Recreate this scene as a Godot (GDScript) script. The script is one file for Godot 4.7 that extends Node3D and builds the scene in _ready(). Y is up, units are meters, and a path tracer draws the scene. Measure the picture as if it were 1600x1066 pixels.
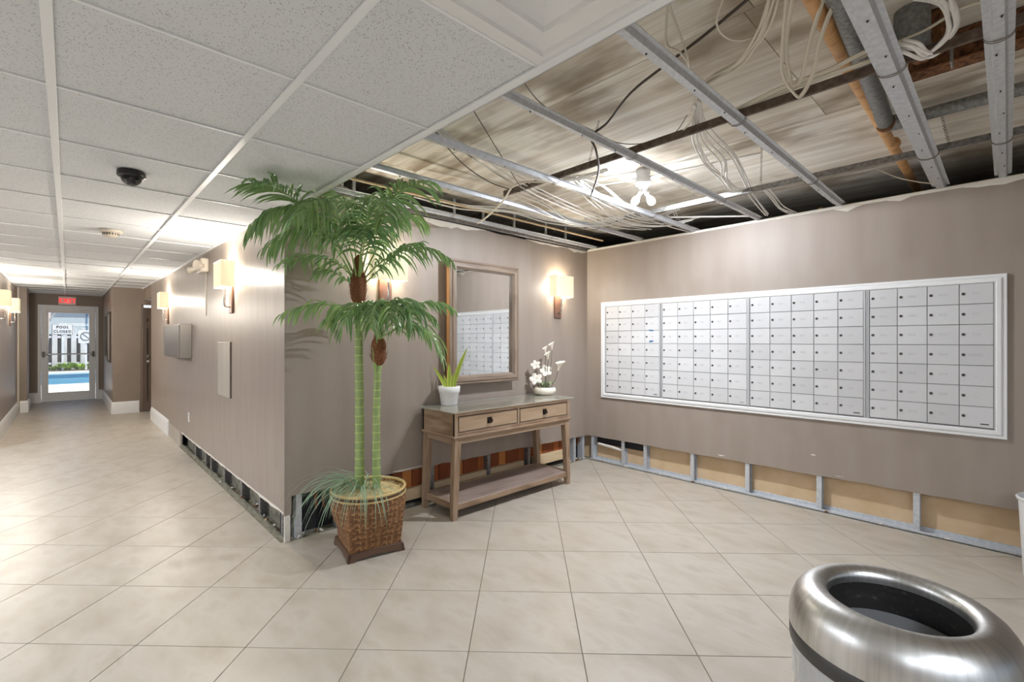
extends Node3D

# ---------------------------------------------------------------- helpers
var M := {}
var taken := {}
var tinted := false
var tint := Color.WHITE
var rng := RandomNumberGenerator.new()

func V(x: float, y: float, z: float) -> Vector3:
	return Vector3(x, y, z)

func new_st() -> SurfaceTool:
	var st := SurfaceTool.new()
	st.begin(Mesh.PRIMITIVE_TRIANGLES)
	return st

func tri(st: SurfaceTool, a: Vector3, b: Vector3, c: Vector3, out: Vector3) -> void:
	var n := (b - a).cross(c - a)
	if n.length() < 1e-12:
		return
	n = n.normalized()
	if n.dot(out) < 0.0:
		var t := b
		b = c
		c = t
		n = -n
	for p in [a, c, b]:
		if tinted:
			st.set_color(tint)
		st.set_normal(n)
		st.add_vertex(p)

func poly(st: SurfaceTool, pts: Array, out: Vector3) -> void:
	for i in range(1, pts.size() - 1):
		tri(st, pts[0], pts[i], pts[i + 1], out)

# chamfered box
func cb(st: SurfaceTool, c: Vector3, s: Vector3, b := 0.003, rot := Basis()) -> void:
	var h := s * 0.5
	b = min(b, min(h.x, min(h.y, h.z)) * 0.6)
	var f := func(v: Vector3) -> Vector3: return c + rot * v
	for ax in 3:
		var a1 := (ax + 1) % 3
		var a2 := (ax + 2) % 3
		for sg in [-1.0, 1.0]:
			var pts := []
			for q in [[-1, -1], [1, -1], [1, 1], [-1, 1]]:
				var v := Vector3()
				v[ax] = h[ax] * sg
				v[a1] = (h[a1] - b) * q[0]
				v[a2] = (h[a2] - b) * q[1]
				pts.append(f.call(v))
			var o := Vector3()
			o[ax] = sg
			poly(st, pts, rot * o)
	if b <= 0.0:
		return
	for ax in 3:
		var a1 := (ax + 1) % 3
		var a2 := (ax + 2) % 3
		for q in [[-1, -1], [1, -1], [1, 1], [-1, 1]]:
			var o := Vector3()
			o[a1] = q[0]
			o[a2] = q[1]
			var pts := []
			for k in [[-1, 0], [1, 0], [1, 1], [-1, 1]]:
				var v := Vector3()
				v[ax] = (h[ax] - b) * k[0]
				if k[1] == 0:
					v[a1] = h[a1] * q[0]
					v[a2] = (h[a2] - b) * q[1]
				else:
					v[a1] = (h[a1] - b) * q[0]
					v[a2] = h[a2] * q[1]
				pts.append(f.call(v))
			poly(st, pts, rot * o)
	for x in [-1.0, 1.0]:
		for y in [-1.0, 1.0]:
			for z in [-1.0, 1.0]:
				var p := [V(h.x * x, (h.y - b) * y, (h.z - b) * z), V((h.x - b) * x, h.y * y, (h.z - b) * z), V((h.x - b) * x, (h.y - b) * y, h.z * z)]
				tri(st, f.call(p[0]), f.call(p[1]), f.call(p[2]), rot * V(x, y, z))

# box between two corners
func bx(st: SurfaceTool, a: Vector3, b: Vector3, ch := 0.003) -> void:
	cb(st, (a + b) * 0.5, (b - a).abs(), ch)

# surface of revolution about y, profile of (radius, height)
func lathe(st: SurfaceTool, prof: Array, at: Vector3, seg := 32, rot := Basis(), us := 1.0) -> void:
	var n := prof.size()
	var seg_n := []
	for i in n - 1:
		var d: Vector2 = prof[i + 1] - prof[i]
		seg_n.append(Vector2(d.y, -d.x).normalized() if d.length() > 1e-7 else Vector2.ZERO)
	var dist := 0.0
	for i in n - 1:
		var d0: Vector2 = prof[i]
		var d1: Vector2 = prof[i + 1]
		if (d1 - d0).length() < 1e-7:
			continue
		var n0: Vector2 = seg_n[i]
		var n1: Vector2 = seg_n[i]
		if i > 0 and seg_n[i - 1].dot(seg_n[i]) > 0.6:
			n0 = (seg_n[i - 1] + seg_n[i]).normalized()
		if i < n - 2 and seg_n[i + 1].dot(seg_n[i]) > 0.6:
			n1 = (seg_n[i + 1] + seg_n[i]).normalized()
		var dist1 := dist + (d1 - d0).length()
		for k in seg:
			var a0 := TAU * k / seg
			var a1 := TAU * (k + 1) / seg
			var e0 := V(cos(a0), 0, sin(a0))
			var e1 := V(cos(a1), 0, sin(a1))
			var P := [e0 * d0.x + V(0, d0.y, 0), e1 * d0.x + V(0, d0.y, 0), e1 * d1.x + V(0, d1.y, 0), e0 * d1.x + V(0, d1.y, 0)]
			var N := [e0 * n0.x + V(0, n0.y, 0), e1 * n0.x + V(0, n0.y, 0), e1 * n1.x + V(0, n1.y, 0), e0 * n1.x + V(0, n1.y, 0)]
			var UV := [Vector2(us * k / seg, dist), Vector2(us * (k + 1) / seg, dist), Vector2(us * (k + 1) / seg, dist1), Vector2(us * k / seg, dist1)]
			for t in [[0, 1, 2], [0, 2, 3]]:
				var fn: Vector3 = (P[t[1]] - P[t[0]]).cross(P[t[2]] - P[t[0]])
				if fn.length() < 1e-12:
					continue
				var order: Array = t if fn.dot(N[t[0]] + N[t[1]] + N[t[2]]) < 0.0 else [t[0], t[2], t[1]]
				for j in order:
					st.set_normal((rot * N[j]).normalized())
					st.set_uv(UV[j])
					st.add_vertex(at + rot * P[j])
		dist = dist1

func spline(pts: Array, sub := 6) -> Array:
	var out := []
	var n := pts.size()
	for i in n - 1:
		var p0: Vector3 = pts[max(i - 1, 0)]
		var p1: Vector3 = pts[i]
		var p2: Vector3 = pts[i + 1]
		var p3: Vector3 = pts[min(i + 2, n - 1)]
		for k in sub:
			out.append(p1.cubic_interpolate(p2, p0, p3, float(k) / sub))
	out.append(pts[n - 1])
	return out

func bez(p: Array, t: float) -> Vector3:
	return p[0].bezier_interpolate(p[1], p[2], p[3], t)

# tube along points; radius may taper
func tube(st: SurfaceTool, pts: Array, r0: float, seg := 6, r1 := -1.0) -> void:
	if r1 < 0.0:
		r1 = r0
	var n := pts.size()
	var up := Vector3.UP
	var prev_c := []
	var prev_n := []
	for i in n:
		var t: Vector3 = (pts[min(i + 1, n - 1)] - pts[max(i - 1, 0)]).normalized()
		if i == 0:
			up = Vector3.UP if absf(t.y) < 0.9 else Vector3.RIGHT
		var s := t.cross(up).normalized()
		up = s.cross(t).normalized()
		var r := lerpf(r0, r1, float(i) / max(1, n - 1))
		var c := []
		var nn := []
		for k in seg:
			var a := TAU * k / seg
			var d := s * cos(a) + up * sin(a)
			nn.append(d)
			c.append(pts[i] + d * r)
		if i > 0:
			for k in seg:
				var k2 := (k + 1) % seg
				var q := [[prev_c[k], prev_n[k]], [prev_c[k2], prev_n[k2]], [c[k2], nn[k2]], [c[k], nn[k]]]
				for tt in [[0, 1, 2], [0, 2, 3]]:
					var fn: Vector3 = (q[tt[1]][0] - q[tt[0]][0]).cross(q[tt[2]][0] - q[tt[0]][0])
					var order: Array = tt if fn.dot(q[tt[0]][1]) < 0.0 else [tt[0], tt[2], tt[1]]
					for j in order:
						st.set_normal(q[j][1])
						st.add_vertex(q[j][0])
		if i == 0 or i == n - 1:
			poly(st, c, -t if i == 0 else t)
		prev_c = c
		prev_n = nn

# flat polygon (2D points on axes ux, uy from o) extruded along ext; the polygon face looks along -ext
func slab(st: SurfaceTool, pts: PackedVector2Array, o: Vector3, ux: Vector3, uy: Vector3, ext: Vector3) -> void:
	var idx := Geometry2D.triangulate_polygon(pts)
	var w := func(p: Vector2) -> Vector3: return o + ux * p.x + uy * p.y
	for i in range(0, idx.size(), 3):
		tri(st, w.call(pts[idx[i]]), w.call(pts[idx[i + 1]]), w.call(pts[idx[i + 2]]), -ext)
		tri(st, w.call(pts[idx[i]]) + ext, w.call(pts[idx[i + 1]]) + ext, w.call(pts[idx[i + 2]]) + ext, ext)
	var ccw := not Geometry2D.is_polygon_clockwise(pts)
	for i in pts.size():
		var a := pts[i]
		var b := pts[(i + 1) % pts.size()]
		var d := (b - a)
		var nn := Vector2(d.y, -d.x)
		if not ccw:
			nn = -nn
		var out := ux * nn.x + uy * nn.y
		poly(st, [w.call(a), w.call(b), w.call(b) + ext, w.call(a) + ext], out)

# mitred frame: rectangle (u0,v0)-(u1,v1) on plane o,ux,uy; profile of (inset from outer edge, height along n). side 0 bottom 1 right 2 top 3 left
func mitre(st: SurfaceTool, r: Rect2, prof: Array, o: Vector3, ux: Vector3, uy: Vector3, n: Vector3, side: int) -> void:
	var cr := func(d: float, k: int) -> Vector2:
		var p := [Vector2(r.position.x + d, r.position.y + d), Vector2(r.end.x - d, r.position.y + d), Vector2(r.end.x - d, r.end.y - d), Vector2(r.position.x + d, r.end.y - d)]
		return p[k % 4]
	var inw: Vector2 = [Vector2(0, 1), Vector2(-1, 0), Vector2(0, -1), Vector2(1, 0)][side]
	var inw3 := ux * inw.x + uy * inw.y
	for i in prof.size() - 1:
		var a: Vector2 = prof[i]
		var b: Vector2 = prof[i + 1]
		var d := b - a
		var out := (inw3 * -d.y + n * d.x)
		var q := []
		for e in [[a, side], [a, side + 1], [b, side + 1], [b, side]]:
			var c: Vector2 = cr.call(e[0].x, e[1])
			q.append(o + ux * c.x + uy * c.y + n * e[0].y)
		poly(st, q, out)

func numbered(called: String) -> String:
	if not taken.has(called):
		taken[called] = 0
		return called
	taken[called] += 1
	return "%s_%03d" % [called, taken[called]]

func obj(called: String, st, m: Material, parent: Node = self) -> MeshInstance3D:
	var o := MeshInstance3D.new()
	o.mesh = st.commit() if st is SurfaceTool else st
	o.material_override = m
	if parent == self:
		o.name = numbered(called)
		add_child(o)
	else:
		o.name = called
		parent.add_child(o, true)
	return o

func thing(called: String, label: String, category: String, at := Vector3.ZERO, turn := 0.0, group := "") -> Node3D:
	var o := Node3D.new()
	o.name = numbered(called)
	add_child(o)
	o.position = at
	o.rotation.y = turn
	tag(o, label, category, group)
	return o

func tag(o: Node, label: String, category: String, group := "") -> Node:
	o.set_meta("label", label)
	o.set_meta("category", category)
	if group:
		o.set_meta("group", group)
	return o

func struct(called: String, label := "") -> Node3D:
	var o := Node3D.new()
	o.name = called
	add_child(o)
	o.set_meta("kind", "structure")
	if label:
		o.set_meta("label", label)
	return o

func box_obj(called: String, a: Vector3, b: Vector3, m: Material, parent: Node, ch := 0.003) -> MeshInstance3D:
	var st := new_st()
	bx(st, a, b, ch)
	return obj(called, st, m, parent)

func tube_obj(called: String, pts: Array, r: float, m: Material, parent: Node, seg := 8) -> MeshInstance3D:
	var st := new_st()
	tube(st, pts, r, seg)
	return obj(called, st, m, parent)

# ---------------------------------------------------------------- materials
func mat(c: Color, rough := 0.6, metal := 0.0, spec := 0.5) -> StandardMaterial3D:
	var m := StandardMaterial3D.new()
	m.albedo_color = c
	m.roughness = rough
	m.metallic = metal
	m.metallic_specular = spec
	return m

func rgb(r: int, g: int, b: int) -> Color:
	return Color(r / 255.0, g / 255.0, b / 255.0)

# seamless noise picture stretched and coloured
func ntex(size: int, freq: float, sd: int, sx: int, sy: int, cols: Array, oct := 4, fine := 0.0) -> ImageTexture:
	var nz := FastNoiseLite.new()
	nz.seed = sd
	nz.frequency = freq
	nz.fractal_octaves = oct
	var im: Image = nz.get_seamless_image(size / sx, size / sy)
	im.convert(Image.FORMAT_L8)
	im.resize(size, size, Image.INTERPOLATE_CUBIC)
	var src := im.get_data()
	var r := RandomNumberGenerator.new()
	r.seed = sd
	var lut := []
	for i in 256:
		var f := i / 255.0 * (cols.size() - 1)
		var k := int(min(floor(f), cols.size() - 2))
		lut.append(cols[k].lerp(cols[k + 1], f - k))
	var out := PackedByteArray()
	out.resize(size * size * 3)
	for i in size * size:
		var v := int(src[i] + (r.randf() - 0.5) * fine * 255.0) if fine > 0.0 else int(src[i])
		var c: Color = lut[clampi(v, 0, 255)]
		out[i * 3] = int(c.r * 255.0)
		out[i * 3 + 1] = int(c.g * 255.0)
		out[i * 3 + 2] = int(c.b * 255.0)
	return ImageTexture.create_from_image(Image.create_from_data(size, size, false, Image.FORMAT_RGB8, out))

func nrm(size: int, freq: float, sd: int, sx: int, sy: int, bump: float) -> ImageTexture:
	var nz := FastNoiseLite.new()
	nz.seed = sd
	nz.frequency = freq
	nz.fractal_octaves = 3
	var im: Image = nz.get_seamless_image(size / sx, size / sy)
	im.convert(Image.FORMAT_L8)
	im.resize(size, size, Image.INTERPOLATE_CUBIC)
	im.convert(Image.FORMAT_RGBA8)
	im.bump_map_to_normal_map(bump)
	return ImageTexture.create_from_image(im)

func tmat(tex: Texture2D, scale: Vector3, rough := 0.6, metal := 0.0, normal: Texture2D = null, nstr := 1.0, world := true) -> StandardMaterial3D:
	var m := StandardMaterial3D.new()
	m.albedo_texture = tex
	m.roughness = rough
	m.metallic = metal
	m.uv1_triplanar = true
	m.uv1_world_triplanar = world
	m.uv1_scale = scale
	if normal:
		m.normal_enabled = true
		m.normal_texture = normal
		m.normal_scale = nstr
	return m

func glow(c: Color, e: float) -> StandardMaterial3D:
	var m := mat(c, 0.6)
	m.emission_enabled = true
	m.emission = c
	m.emission_energy_multiplier = e
	return m

func speck_tex() -> ImageTexture:
	var im := Image.create(1024, 1024, false, Image.FORMAT_RGB8)
	im.fill(rgb(216, 219, 222))
	var r := RandomNumberGenerator.new()
	r.seed = 5
	for i in 3000:
		var x := r.randi_range(0, 1015)
		var y := r.randi_range(0, 1015)
		var g := r.randi_range(132, 190)
		var l := r.randi_range(2, 7)
		var dx := r.randf_range(-1, 1)
		var dy := r.randf_range(-1, 1)
		for k in l:
			im.fill_rect(Rect2i(clampi(x + int(dx * k * 1.3), 0, 1020), clampi(y + int(dy * k * 1.3), 0, 1020), 3, 3), rgb(g, g, g))
	return ImageTexture.create_from_image(im)

func weave_tex(as_bump: bool) -> ImageTexture:
	var S := 256
	var im := Image.create(S, S, false, Image.FORMAT_RGBA8)
	var r := RandomNumberGenerator.new()
	r.seed = 9
	var tone := []
	for i in 64:
		tone.append(r.randf())
	for y in S:
		for x in S:
			var cx := int(x / 16.0)
			var cy := int(y / 16.0)
			var h := ((cx + cy) % 4) < 2
			var fx := (x % 16) / 16.0
			var fy := (y % 16) / 16.0
			var across := fy if h else fx
			var z := sin(across * PI)
			if as_bump:
				im.set_pixel(x, y, Color(z, z, z))
			else:
				var t: float = tone[(cy * 5 + 3) % 64] if h else tone[(cx * 7 + 31) % 64]
				var c := rgb(108, 70, 40).lerp(rgb(186, 138, 88), t * 0.85)
				c = c * (0.45 + 0.55 * smoothstep(0.0, 0.45, z))
				im.set_pixel(x, y, Color(c.r, c.g, c.b))
	if as_bump:
		im.bump_map_to_normal_map(3.0)
	return ImageTexture.create_from_image(im)

func ply_tex(sd: int) -> ImageTexture:
	# u across the sheet, v along the grain; brown water marks gather along the long joints and in a few blotches
	var W := 512
	var Hh := 1024
	var nz := FastNoiseLite.new()
	nz.seed = sd
	nz.frequency = 0.02
	nz.fractal_octaves = 4
	var a: Image = nz.get_image(W, 64)
	a.convert(Image.FORMAT_L8)
	a.resize(W, Hh, Image.INTERPOLATE_CUBIC)
	nz.seed = sd + 7
	nz.frequency = 0.006
	var b: Image = nz.get_image(W, Hh / 2)
	b.convert(Image.FORMAT_L8)
	b.resize(W, Hh, Image.INTERPOLATE_CUBIC)
	nz.seed = sd + 13
	nz.frequency = 0.09
	var g: Image = nz.get_image(W, 40)
	g.convert(Image.FORMAT_L8)
	g.resize(W, Hh, Image.INTERPOLATE_CUBIC)
	var A := a.get_data()
	var B := b.get_data()
	var G := g.get_data()
	var out := PackedByteArray()
	out.resize(W * Hh * 3)
	var light := rgb(230, 225, 214)
	var mid := rgb(198, 187, 170)
	var dark := rgb(108, 90, 68)
	for y in Hh:
		for x in W:
			var i := y * W + x
			var e: float = min(x, W - 1 - x) / float(W)
			var stain := clampf((B[i] / 255.0 - 0.50) * 2.6 + (0.16 - e) * 3.0 * (0.35 + A[i] / 255.0), 0.0, 1.0)
			var c := light.lerp(mid, clampf(A[i] / 255.0 * 1.5 - 0.35, 0.0, 1.0))
			c = c.lerp(mid, clampf((G[i] / 255.0 - 0.5) * 1.6, 0.0, 0.6))
			c = c.lerp(dark, stain * 0.5)
			out[i * 3] = int(c.r * 255.0)
			out[i * 3 + 1] = int(c.g * 255.0)
			out[i * 3 + 2] = int(c.b * 255.0)
	return ImageTexture.create_from_image(Image.create_from_data(W, Hh, false, Image.FORMAT_RGB8, out))

func make_materials() -> void:
	var wt := ntex(256, 0.02, 3, 1, 8, [rgb(148, 135, 124), rgb(153, 140, 129), rgb(157, 145, 134)])
	M.wall = tmat(wt, V(0.7, 0.7, 0.7), 0.5, 0.0, nrm(256, 0.05, 4, 1, 8, 1.0), 0.08)
	M.wall_satin = tmat(wt, V(0.9, 0.9, 0.9), 0.37, 0.0, nrm(256, 0.06, 8, 1, 16, 1.2), 0.12)
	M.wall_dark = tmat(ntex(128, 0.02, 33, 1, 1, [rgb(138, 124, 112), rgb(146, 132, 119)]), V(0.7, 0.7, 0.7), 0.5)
	M.gyp_edge = mat(rgb(222, 216, 206), 0.9)
	M.tan_board = tmat(ntex(256, 0.02, 12, 1, 1, [rgb(200, 170, 132), rgb(208, 180, 144), rgb(214, 188, 154)]), V(0.8, 0.8, 0.8), 0.85)
	M.white = mat(rgb(232, 232, 232), 0.38)
	M.white_trim = mat(rgb(236, 236, 236), 0.35)
	M.door_white = mat(rgb(232, 232, 234), 0.4)
	M.tbar = mat(rgb(234, 236, 238), 0.45)
	M.speck = tmat(speck_tex(), V(1.52, 1.52, 1.52), 0.95, 0.0, null, 1.0, false)
	for k in 4:
		M["tile%d" % k] = tmat(ntex(512, 0.012, 40 + k, 1, 2, [rgb(170, 159, 143), rgb(182, 172, 157), rgb(190, 181, 168), rgb(175, 164, 148)], 5), V(0.55 + 0.05 * k, 0.55, 0.55 + 0.04 * k), 0.36, 0.0)
	M.grout = mat(rgb(128, 116, 102), 0.9)
	M.concrete = tmat(ntex(256, 0.03, 21, 1, 1, [rgb(90, 88, 78), rgb(126, 122, 106), rgb(150, 144, 128)]), V(1.5, 1.5, 1.5), 0.95)
	M.void = mat(rgb(44, 43, 46), 0.95)  # dark colour stands for unlit hollow space
	M.void_blue = mat(rgb(66, 68, 78), 0.95)  # bluish dim light of the wall gap put into the colour
	M.galv = tmat(ntex(256, 0.05, 30, 1, 1, [rgb(190, 194, 200), rgb(205, 208, 212), rgb(218, 220, 224)], 3), V(2.2, 2.2, 2.2), 0.42, 0.4)
	M.galv_dark = tmat(ntex(256, 0.05, 34, 1, 1, [rgb(112, 110, 108), rgb(142, 140, 138), rgb(168, 166, 163)], 3), V(2.2, 2.2, 2.2), 0.5, 0.6)
	M.iron = tmat(ntex(256, 0.04, 35, 1, 1, [rgb(72, 60, 52), rgb(98, 84, 74), rgb(120, 106, 96)], 3), V(2, 2, 2), 0.7, 0.2)
	M.rust = tmat(ntex(256, 0.03, 36, 1, 1, [rgb(46, 34, 28), rgb(96, 60, 38), rgb(140, 96, 62), rgb(70, 52, 44)], 5), V(3, 3, 3), 0.9, 0.1)
	M.copper = tmat(ntex(256, 0.02, 37, 1, 4, [rgb(190, 140, 88), rgb(214, 168, 116), rgb(176, 124, 76)], 3), V(2, 2, 2), 0.55)
	M.steel_pipe = tmat(ntex(256, 0.05, 38, 1, 1, [rgb(110, 112, 112), rgb(140, 142, 142), rgb(172, 172, 170)], 4), V(3, 3, 3), 0.5, 0.5)
	M.lumber = tmat(ntex(256, 0.03, 39, 8, 1, [rgb(198, 172, 134), rgb(218, 196, 160), rgb(208, 182, 146)], 4), V(1.2, 1.2, 1.2), 0.8)
	M.redwood0 = mat(rgb(136, 72, 36), 0.8)
	M.redwood1 = mat(rgb(168, 96, 48), 0.8)
	M.redwood2 = mat(rgb(196, 126, 66), 0.8)
	M.ply0 = mat(Color.WHITE, 0.9)
	M.ply0.albedo_texture = ply_tex(51)
	M.ply1 = mat(Color.WHITE, 0.9)
	M.ply1.albedo_texture = ply_tex(77)
	M.cable = mat(rgb(222, 214, 198), 0.5)
	M.cable_white = mat(rgb(240, 238, 234), 0.45)
	M.cable_black = mat(rgb(70, 62, 54), 0.6)
	M.wire = mat(rgb(120, 108, 96), 0.5, 0.6)
	# table woods: grain along x, along y
	var wg := [rgb(122, 98, 76), rgb(148, 122, 98), rgb(164, 140, 116), rgb(136, 110, 86)]
	M.wood_x = tmat(ntex(256, 0.03, 61, 8, 1, wg, 4, 0.05), V(1.6, 1.6, 1.6), 0.55)
	M.wood_y = tmat(ntex(256, 0.03, 62, 1, 8, wg, 4, 0.05), V(1.6, 1.6, 1.6), 0.55)
	M.wood_drawer = tmat(ntex(256, 0.03, 63, 8, 1, [rgb(150, 124, 98), rgb(166, 140, 114), rgb(176, 152, 126)], 4, 0.05), V(1.6, 1.6, 1.6), 0.5)
	M.wood_grey = tmat(ntex(256, 0.03, 64, 8, 1, [rgb(126, 108, 98), rgb(146, 128, 118), rgb(156, 140, 130)], 4, 0.05), V(1.4, 1.4, 1.4), 0.55)
	M.frame_x = tmat(ntex(256, 0.03, 65, 8, 1, [rgb(118, 100, 86), rgb(142, 124, 108), rgb(158, 140, 124)], 4, 0.05), V(1.8, 1.8, 1.8), 0.5)
	M.frame_y = tmat(ntex(256, 0.03, 66, 1, 8, [rgb(118, 100, 86), rgb(142, 124, 108), rgb(158, 140, 124)], 4, 0.05), V(1.8, 1.8, 1.8), 0.5)
	M.frame_side = mat(rgb(170, 124, 76), 0.6)
	M.frame_back = mat(rgb(78, 58, 44), 0.7)
	M.bronze = mat(rgb(52, 44, 40), 0.35, 0.7)
	M.mirror = mat(rgb(236, 238, 238), 0.02, 1.0)
	var gl := mat(Color(0.80, 0.90, 0.88, 0.16), 0.02)
	gl.transparency = BaseMaterial3D.TRANSPARENCY_ALPHA
	M.glass_top = gl
	var gp := mat(Color(0.9, 0.95, 0.97, 0.06), 0.0)
	gp.transparency = BaseMaterial3D.TRANSPARENCY_ALPHA
	M.pane = gp
	M.alu = mat(rgb(206, 206, 207), 0.36, 0.0)
	M.alu1 = mat(rgb(201, 201, 202), 0.36, 0.0)
	M.alu2 = mat(rgb(211, 211, 212), 0.36, 0.0)
	M.alu_frame = mat(rgb(196, 197, 199), 0.35, 0.3)
	M.alu_gap = mat(rgb(158, 158, 160), 0.5, 0.2)
	M.lock = mat(rgb(92, 90, 88), 0.35, 0.7)
	M.engrave = mat(rgb(176, 176, 177), 0.5)
	M.dark_print = mat(rgb(58, 58, 60), 0.5)
	M.blue_tape = mat(rgb(36, 104, 160), 0.7)
	M.shade = mat(rgb(244, 236, 206), 0.8)
	M.shade.emission_enabled = true
	M.shade.emission = rgb(255, 244, 200)
	M.shade.emission_energy_multiplier = 0.34
	M.shade_trim = mat(rgb(250, 248, 236), 0.6)
	M.sconce_plate = mat(rgb(108, 78, 66), 0.4, 0.1)
	M.chrome = mat(rgb(200, 196, 192), 0.15, 0.9)
	M.black = mat(rgb(24, 24, 25), 0.3)
	var dg := mat(Color(0.06, 0.06, 0.06, 0.72), 0.03)
	dg.transparency = BaseMaterial3D.TRANSPARENCY_ALPHA
	M.smoked = dg
	M.putty = mat(rgb(206, 196, 182), 0.5)
	M.brushed = mat(rgb(152, 146, 140), 0.32, 0.7)
	M.panel_grey = tmat(ntex(128, 0.03, 71, 1, 8, [rgb(168, 160, 148), rgb(182, 174, 162)]), V(1, 1, 1), 0.42)
	M.brown_door = mat(rgb(116, 99, 87), 0.45)
	M.brown_dark = mat(rgb(74, 60, 50), 0.5)
	M.exit_red = glow(rgb(255, 60, 62), 1.0)
	M.exit_body = mat(rgb(226, 214, 214), 0.4)
	# palm
	M.leaf = mat(Color.WHITE, 0.32)
	M.leaf.vertex_color_use_as_albedo = true
	M.leaf.backlight_enabled = true
	M.leaf.backlight = Color(0.6, 0.6, 0.6)
	M.leaf_light = mat(rgb(150, 176, 104), 0.36)
	M.trunk = tmat(ntex(256, 0.03, 81, 1, 4, [rgb(126, 148, 88), rgb(148, 168, 106), rgb(162, 180, 118)], 3), V(3, 3, 3), 0.5)
	M.ring = mat(rgb(196, 206, 124), 0.55)
	M.fibre = tmat(ntex(256, 0.06, 82, 2, 1, [rgb(82, 48, 30), rgb(122, 76, 48), rgb(150, 104, 70)], 4), V(5, 5, 5), 0.95)
	M.straw = tmat(ntex(256, 0.05, 83, 1, 1, [rgb(176, 148, 96), rgb(220, 198, 146), rgb(236, 220, 176)], 4), V(6, 6, 6), 0.95)
	M.rattan = mat(rgb(206, 180, 122), 0.55)
	M.weave = mat(Color.WHITE, 0.62)
	M.weave.albedo_texture = weave_tex(false)
	M.weave.normal_enabled = true
	M.weave.normal_texture = weave_tex(true)
	M.weave.normal_scale = 0.8
	M.weave.uv1_scale = V(7, 2.2, 1)
	M.pot_base = mat(rgb(92, 66, 48), 0.4)
	M.grass = mat(rgb(146, 172, 142), 0.45)
	M.grass.backlight_enabled = true
	M.grass.backlight = rgb(112, 148, 112) * 0.6
	M.snake = mat(rgb(150, 176, 62), 0.4)
	M.snake_edge = mat(rgb(206, 204, 96), 0.4)
	M.ceramic = mat(rgb(240, 240, 240), 0.3)
	M.cream = mat(rgb(238, 230, 214), 0.45)
	M.petal = mat(rgb(246, 240, 228), 0.55)
	M.petal.backlight_enabled = true
	M.petal.backlight = rgb(200, 190, 170) * 0.5
	M.stem_dark = mat(rgb(86, 92, 74), 0.6)
	M.leaf_grey = mat(rgb(122, 138, 104), 0.5)
	M.steel = mat(rgb(186, 184, 180), 0.28, 1.0)
	M.steel_brushed = mat(Color.WHITE, 0.36, 1.0)
	M.steel_brushed.albedo_texture = ntex(512, 0.08, 91, 1, 32, [rgb(188, 187, 185), rgb(202, 201, 198), rgb(212, 211, 208)], 3, 0.02)
	M.steel_brushed.uv1_scale = V(2, 2, 1)
	M.rubber = mat(rgb(62, 60, 58), 0.45)
	M.black_worn = tmat(ntex(256, 0.03, 92, 1, 1, [rgb(20, 19, 18), rgb(34, 32, 30), rgb(30, 28, 27), rgb(96, 90, 80)], 5), V(5, 5, 5), 0.5)
	M.liner = mat(rgb(140, 142, 144), 0.45)
	var bag := mat(Color(0.86, 0.87, 0.88, 0.55), 0.25)
	bag.transparency = BaseMaterial3D.TRANSPARENCY_ALPHA
	M.bag = bag
	# outdoors
	M.fence = tmat(ntex(128, 0.03, 95, 1, 4, [rgb(198, 202, 208), rgb(226, 228, 232)]), V(1, 1, 1), 0.8)
	M.pool_deck = mat(rgb(226, 220, 214), 0.8)
	M.pool_wall = mat(rgb(112, 170, 196), 0.4)
	var wm := mat(Color(0.28, 0.62, 0.74), 0.05)
	M.water = wm
	M.house = mat(rgb(186, 204, 214), 0.8)
	M.house_trim = mat(rgb(92, 128, 160), 0.7)
	M.roof_white = mat(rgb(226, 232, 238), 0.7)
	M.bush = mat(rgb(120, 156, 52), 0.6)
	M.bark = mat(rgb(204, 196, 192), 0.8)
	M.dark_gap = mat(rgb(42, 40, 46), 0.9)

# ---------------------------------------------------------------- scene
const CEIL0 := 2.35975   # dropped ceiling height at z = 0; it rises gently down the hall
const CEIL_S := 0.0115

func ceil_y(z: float) -> float:
	return CEIL0 - CEIL_S * z

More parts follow.
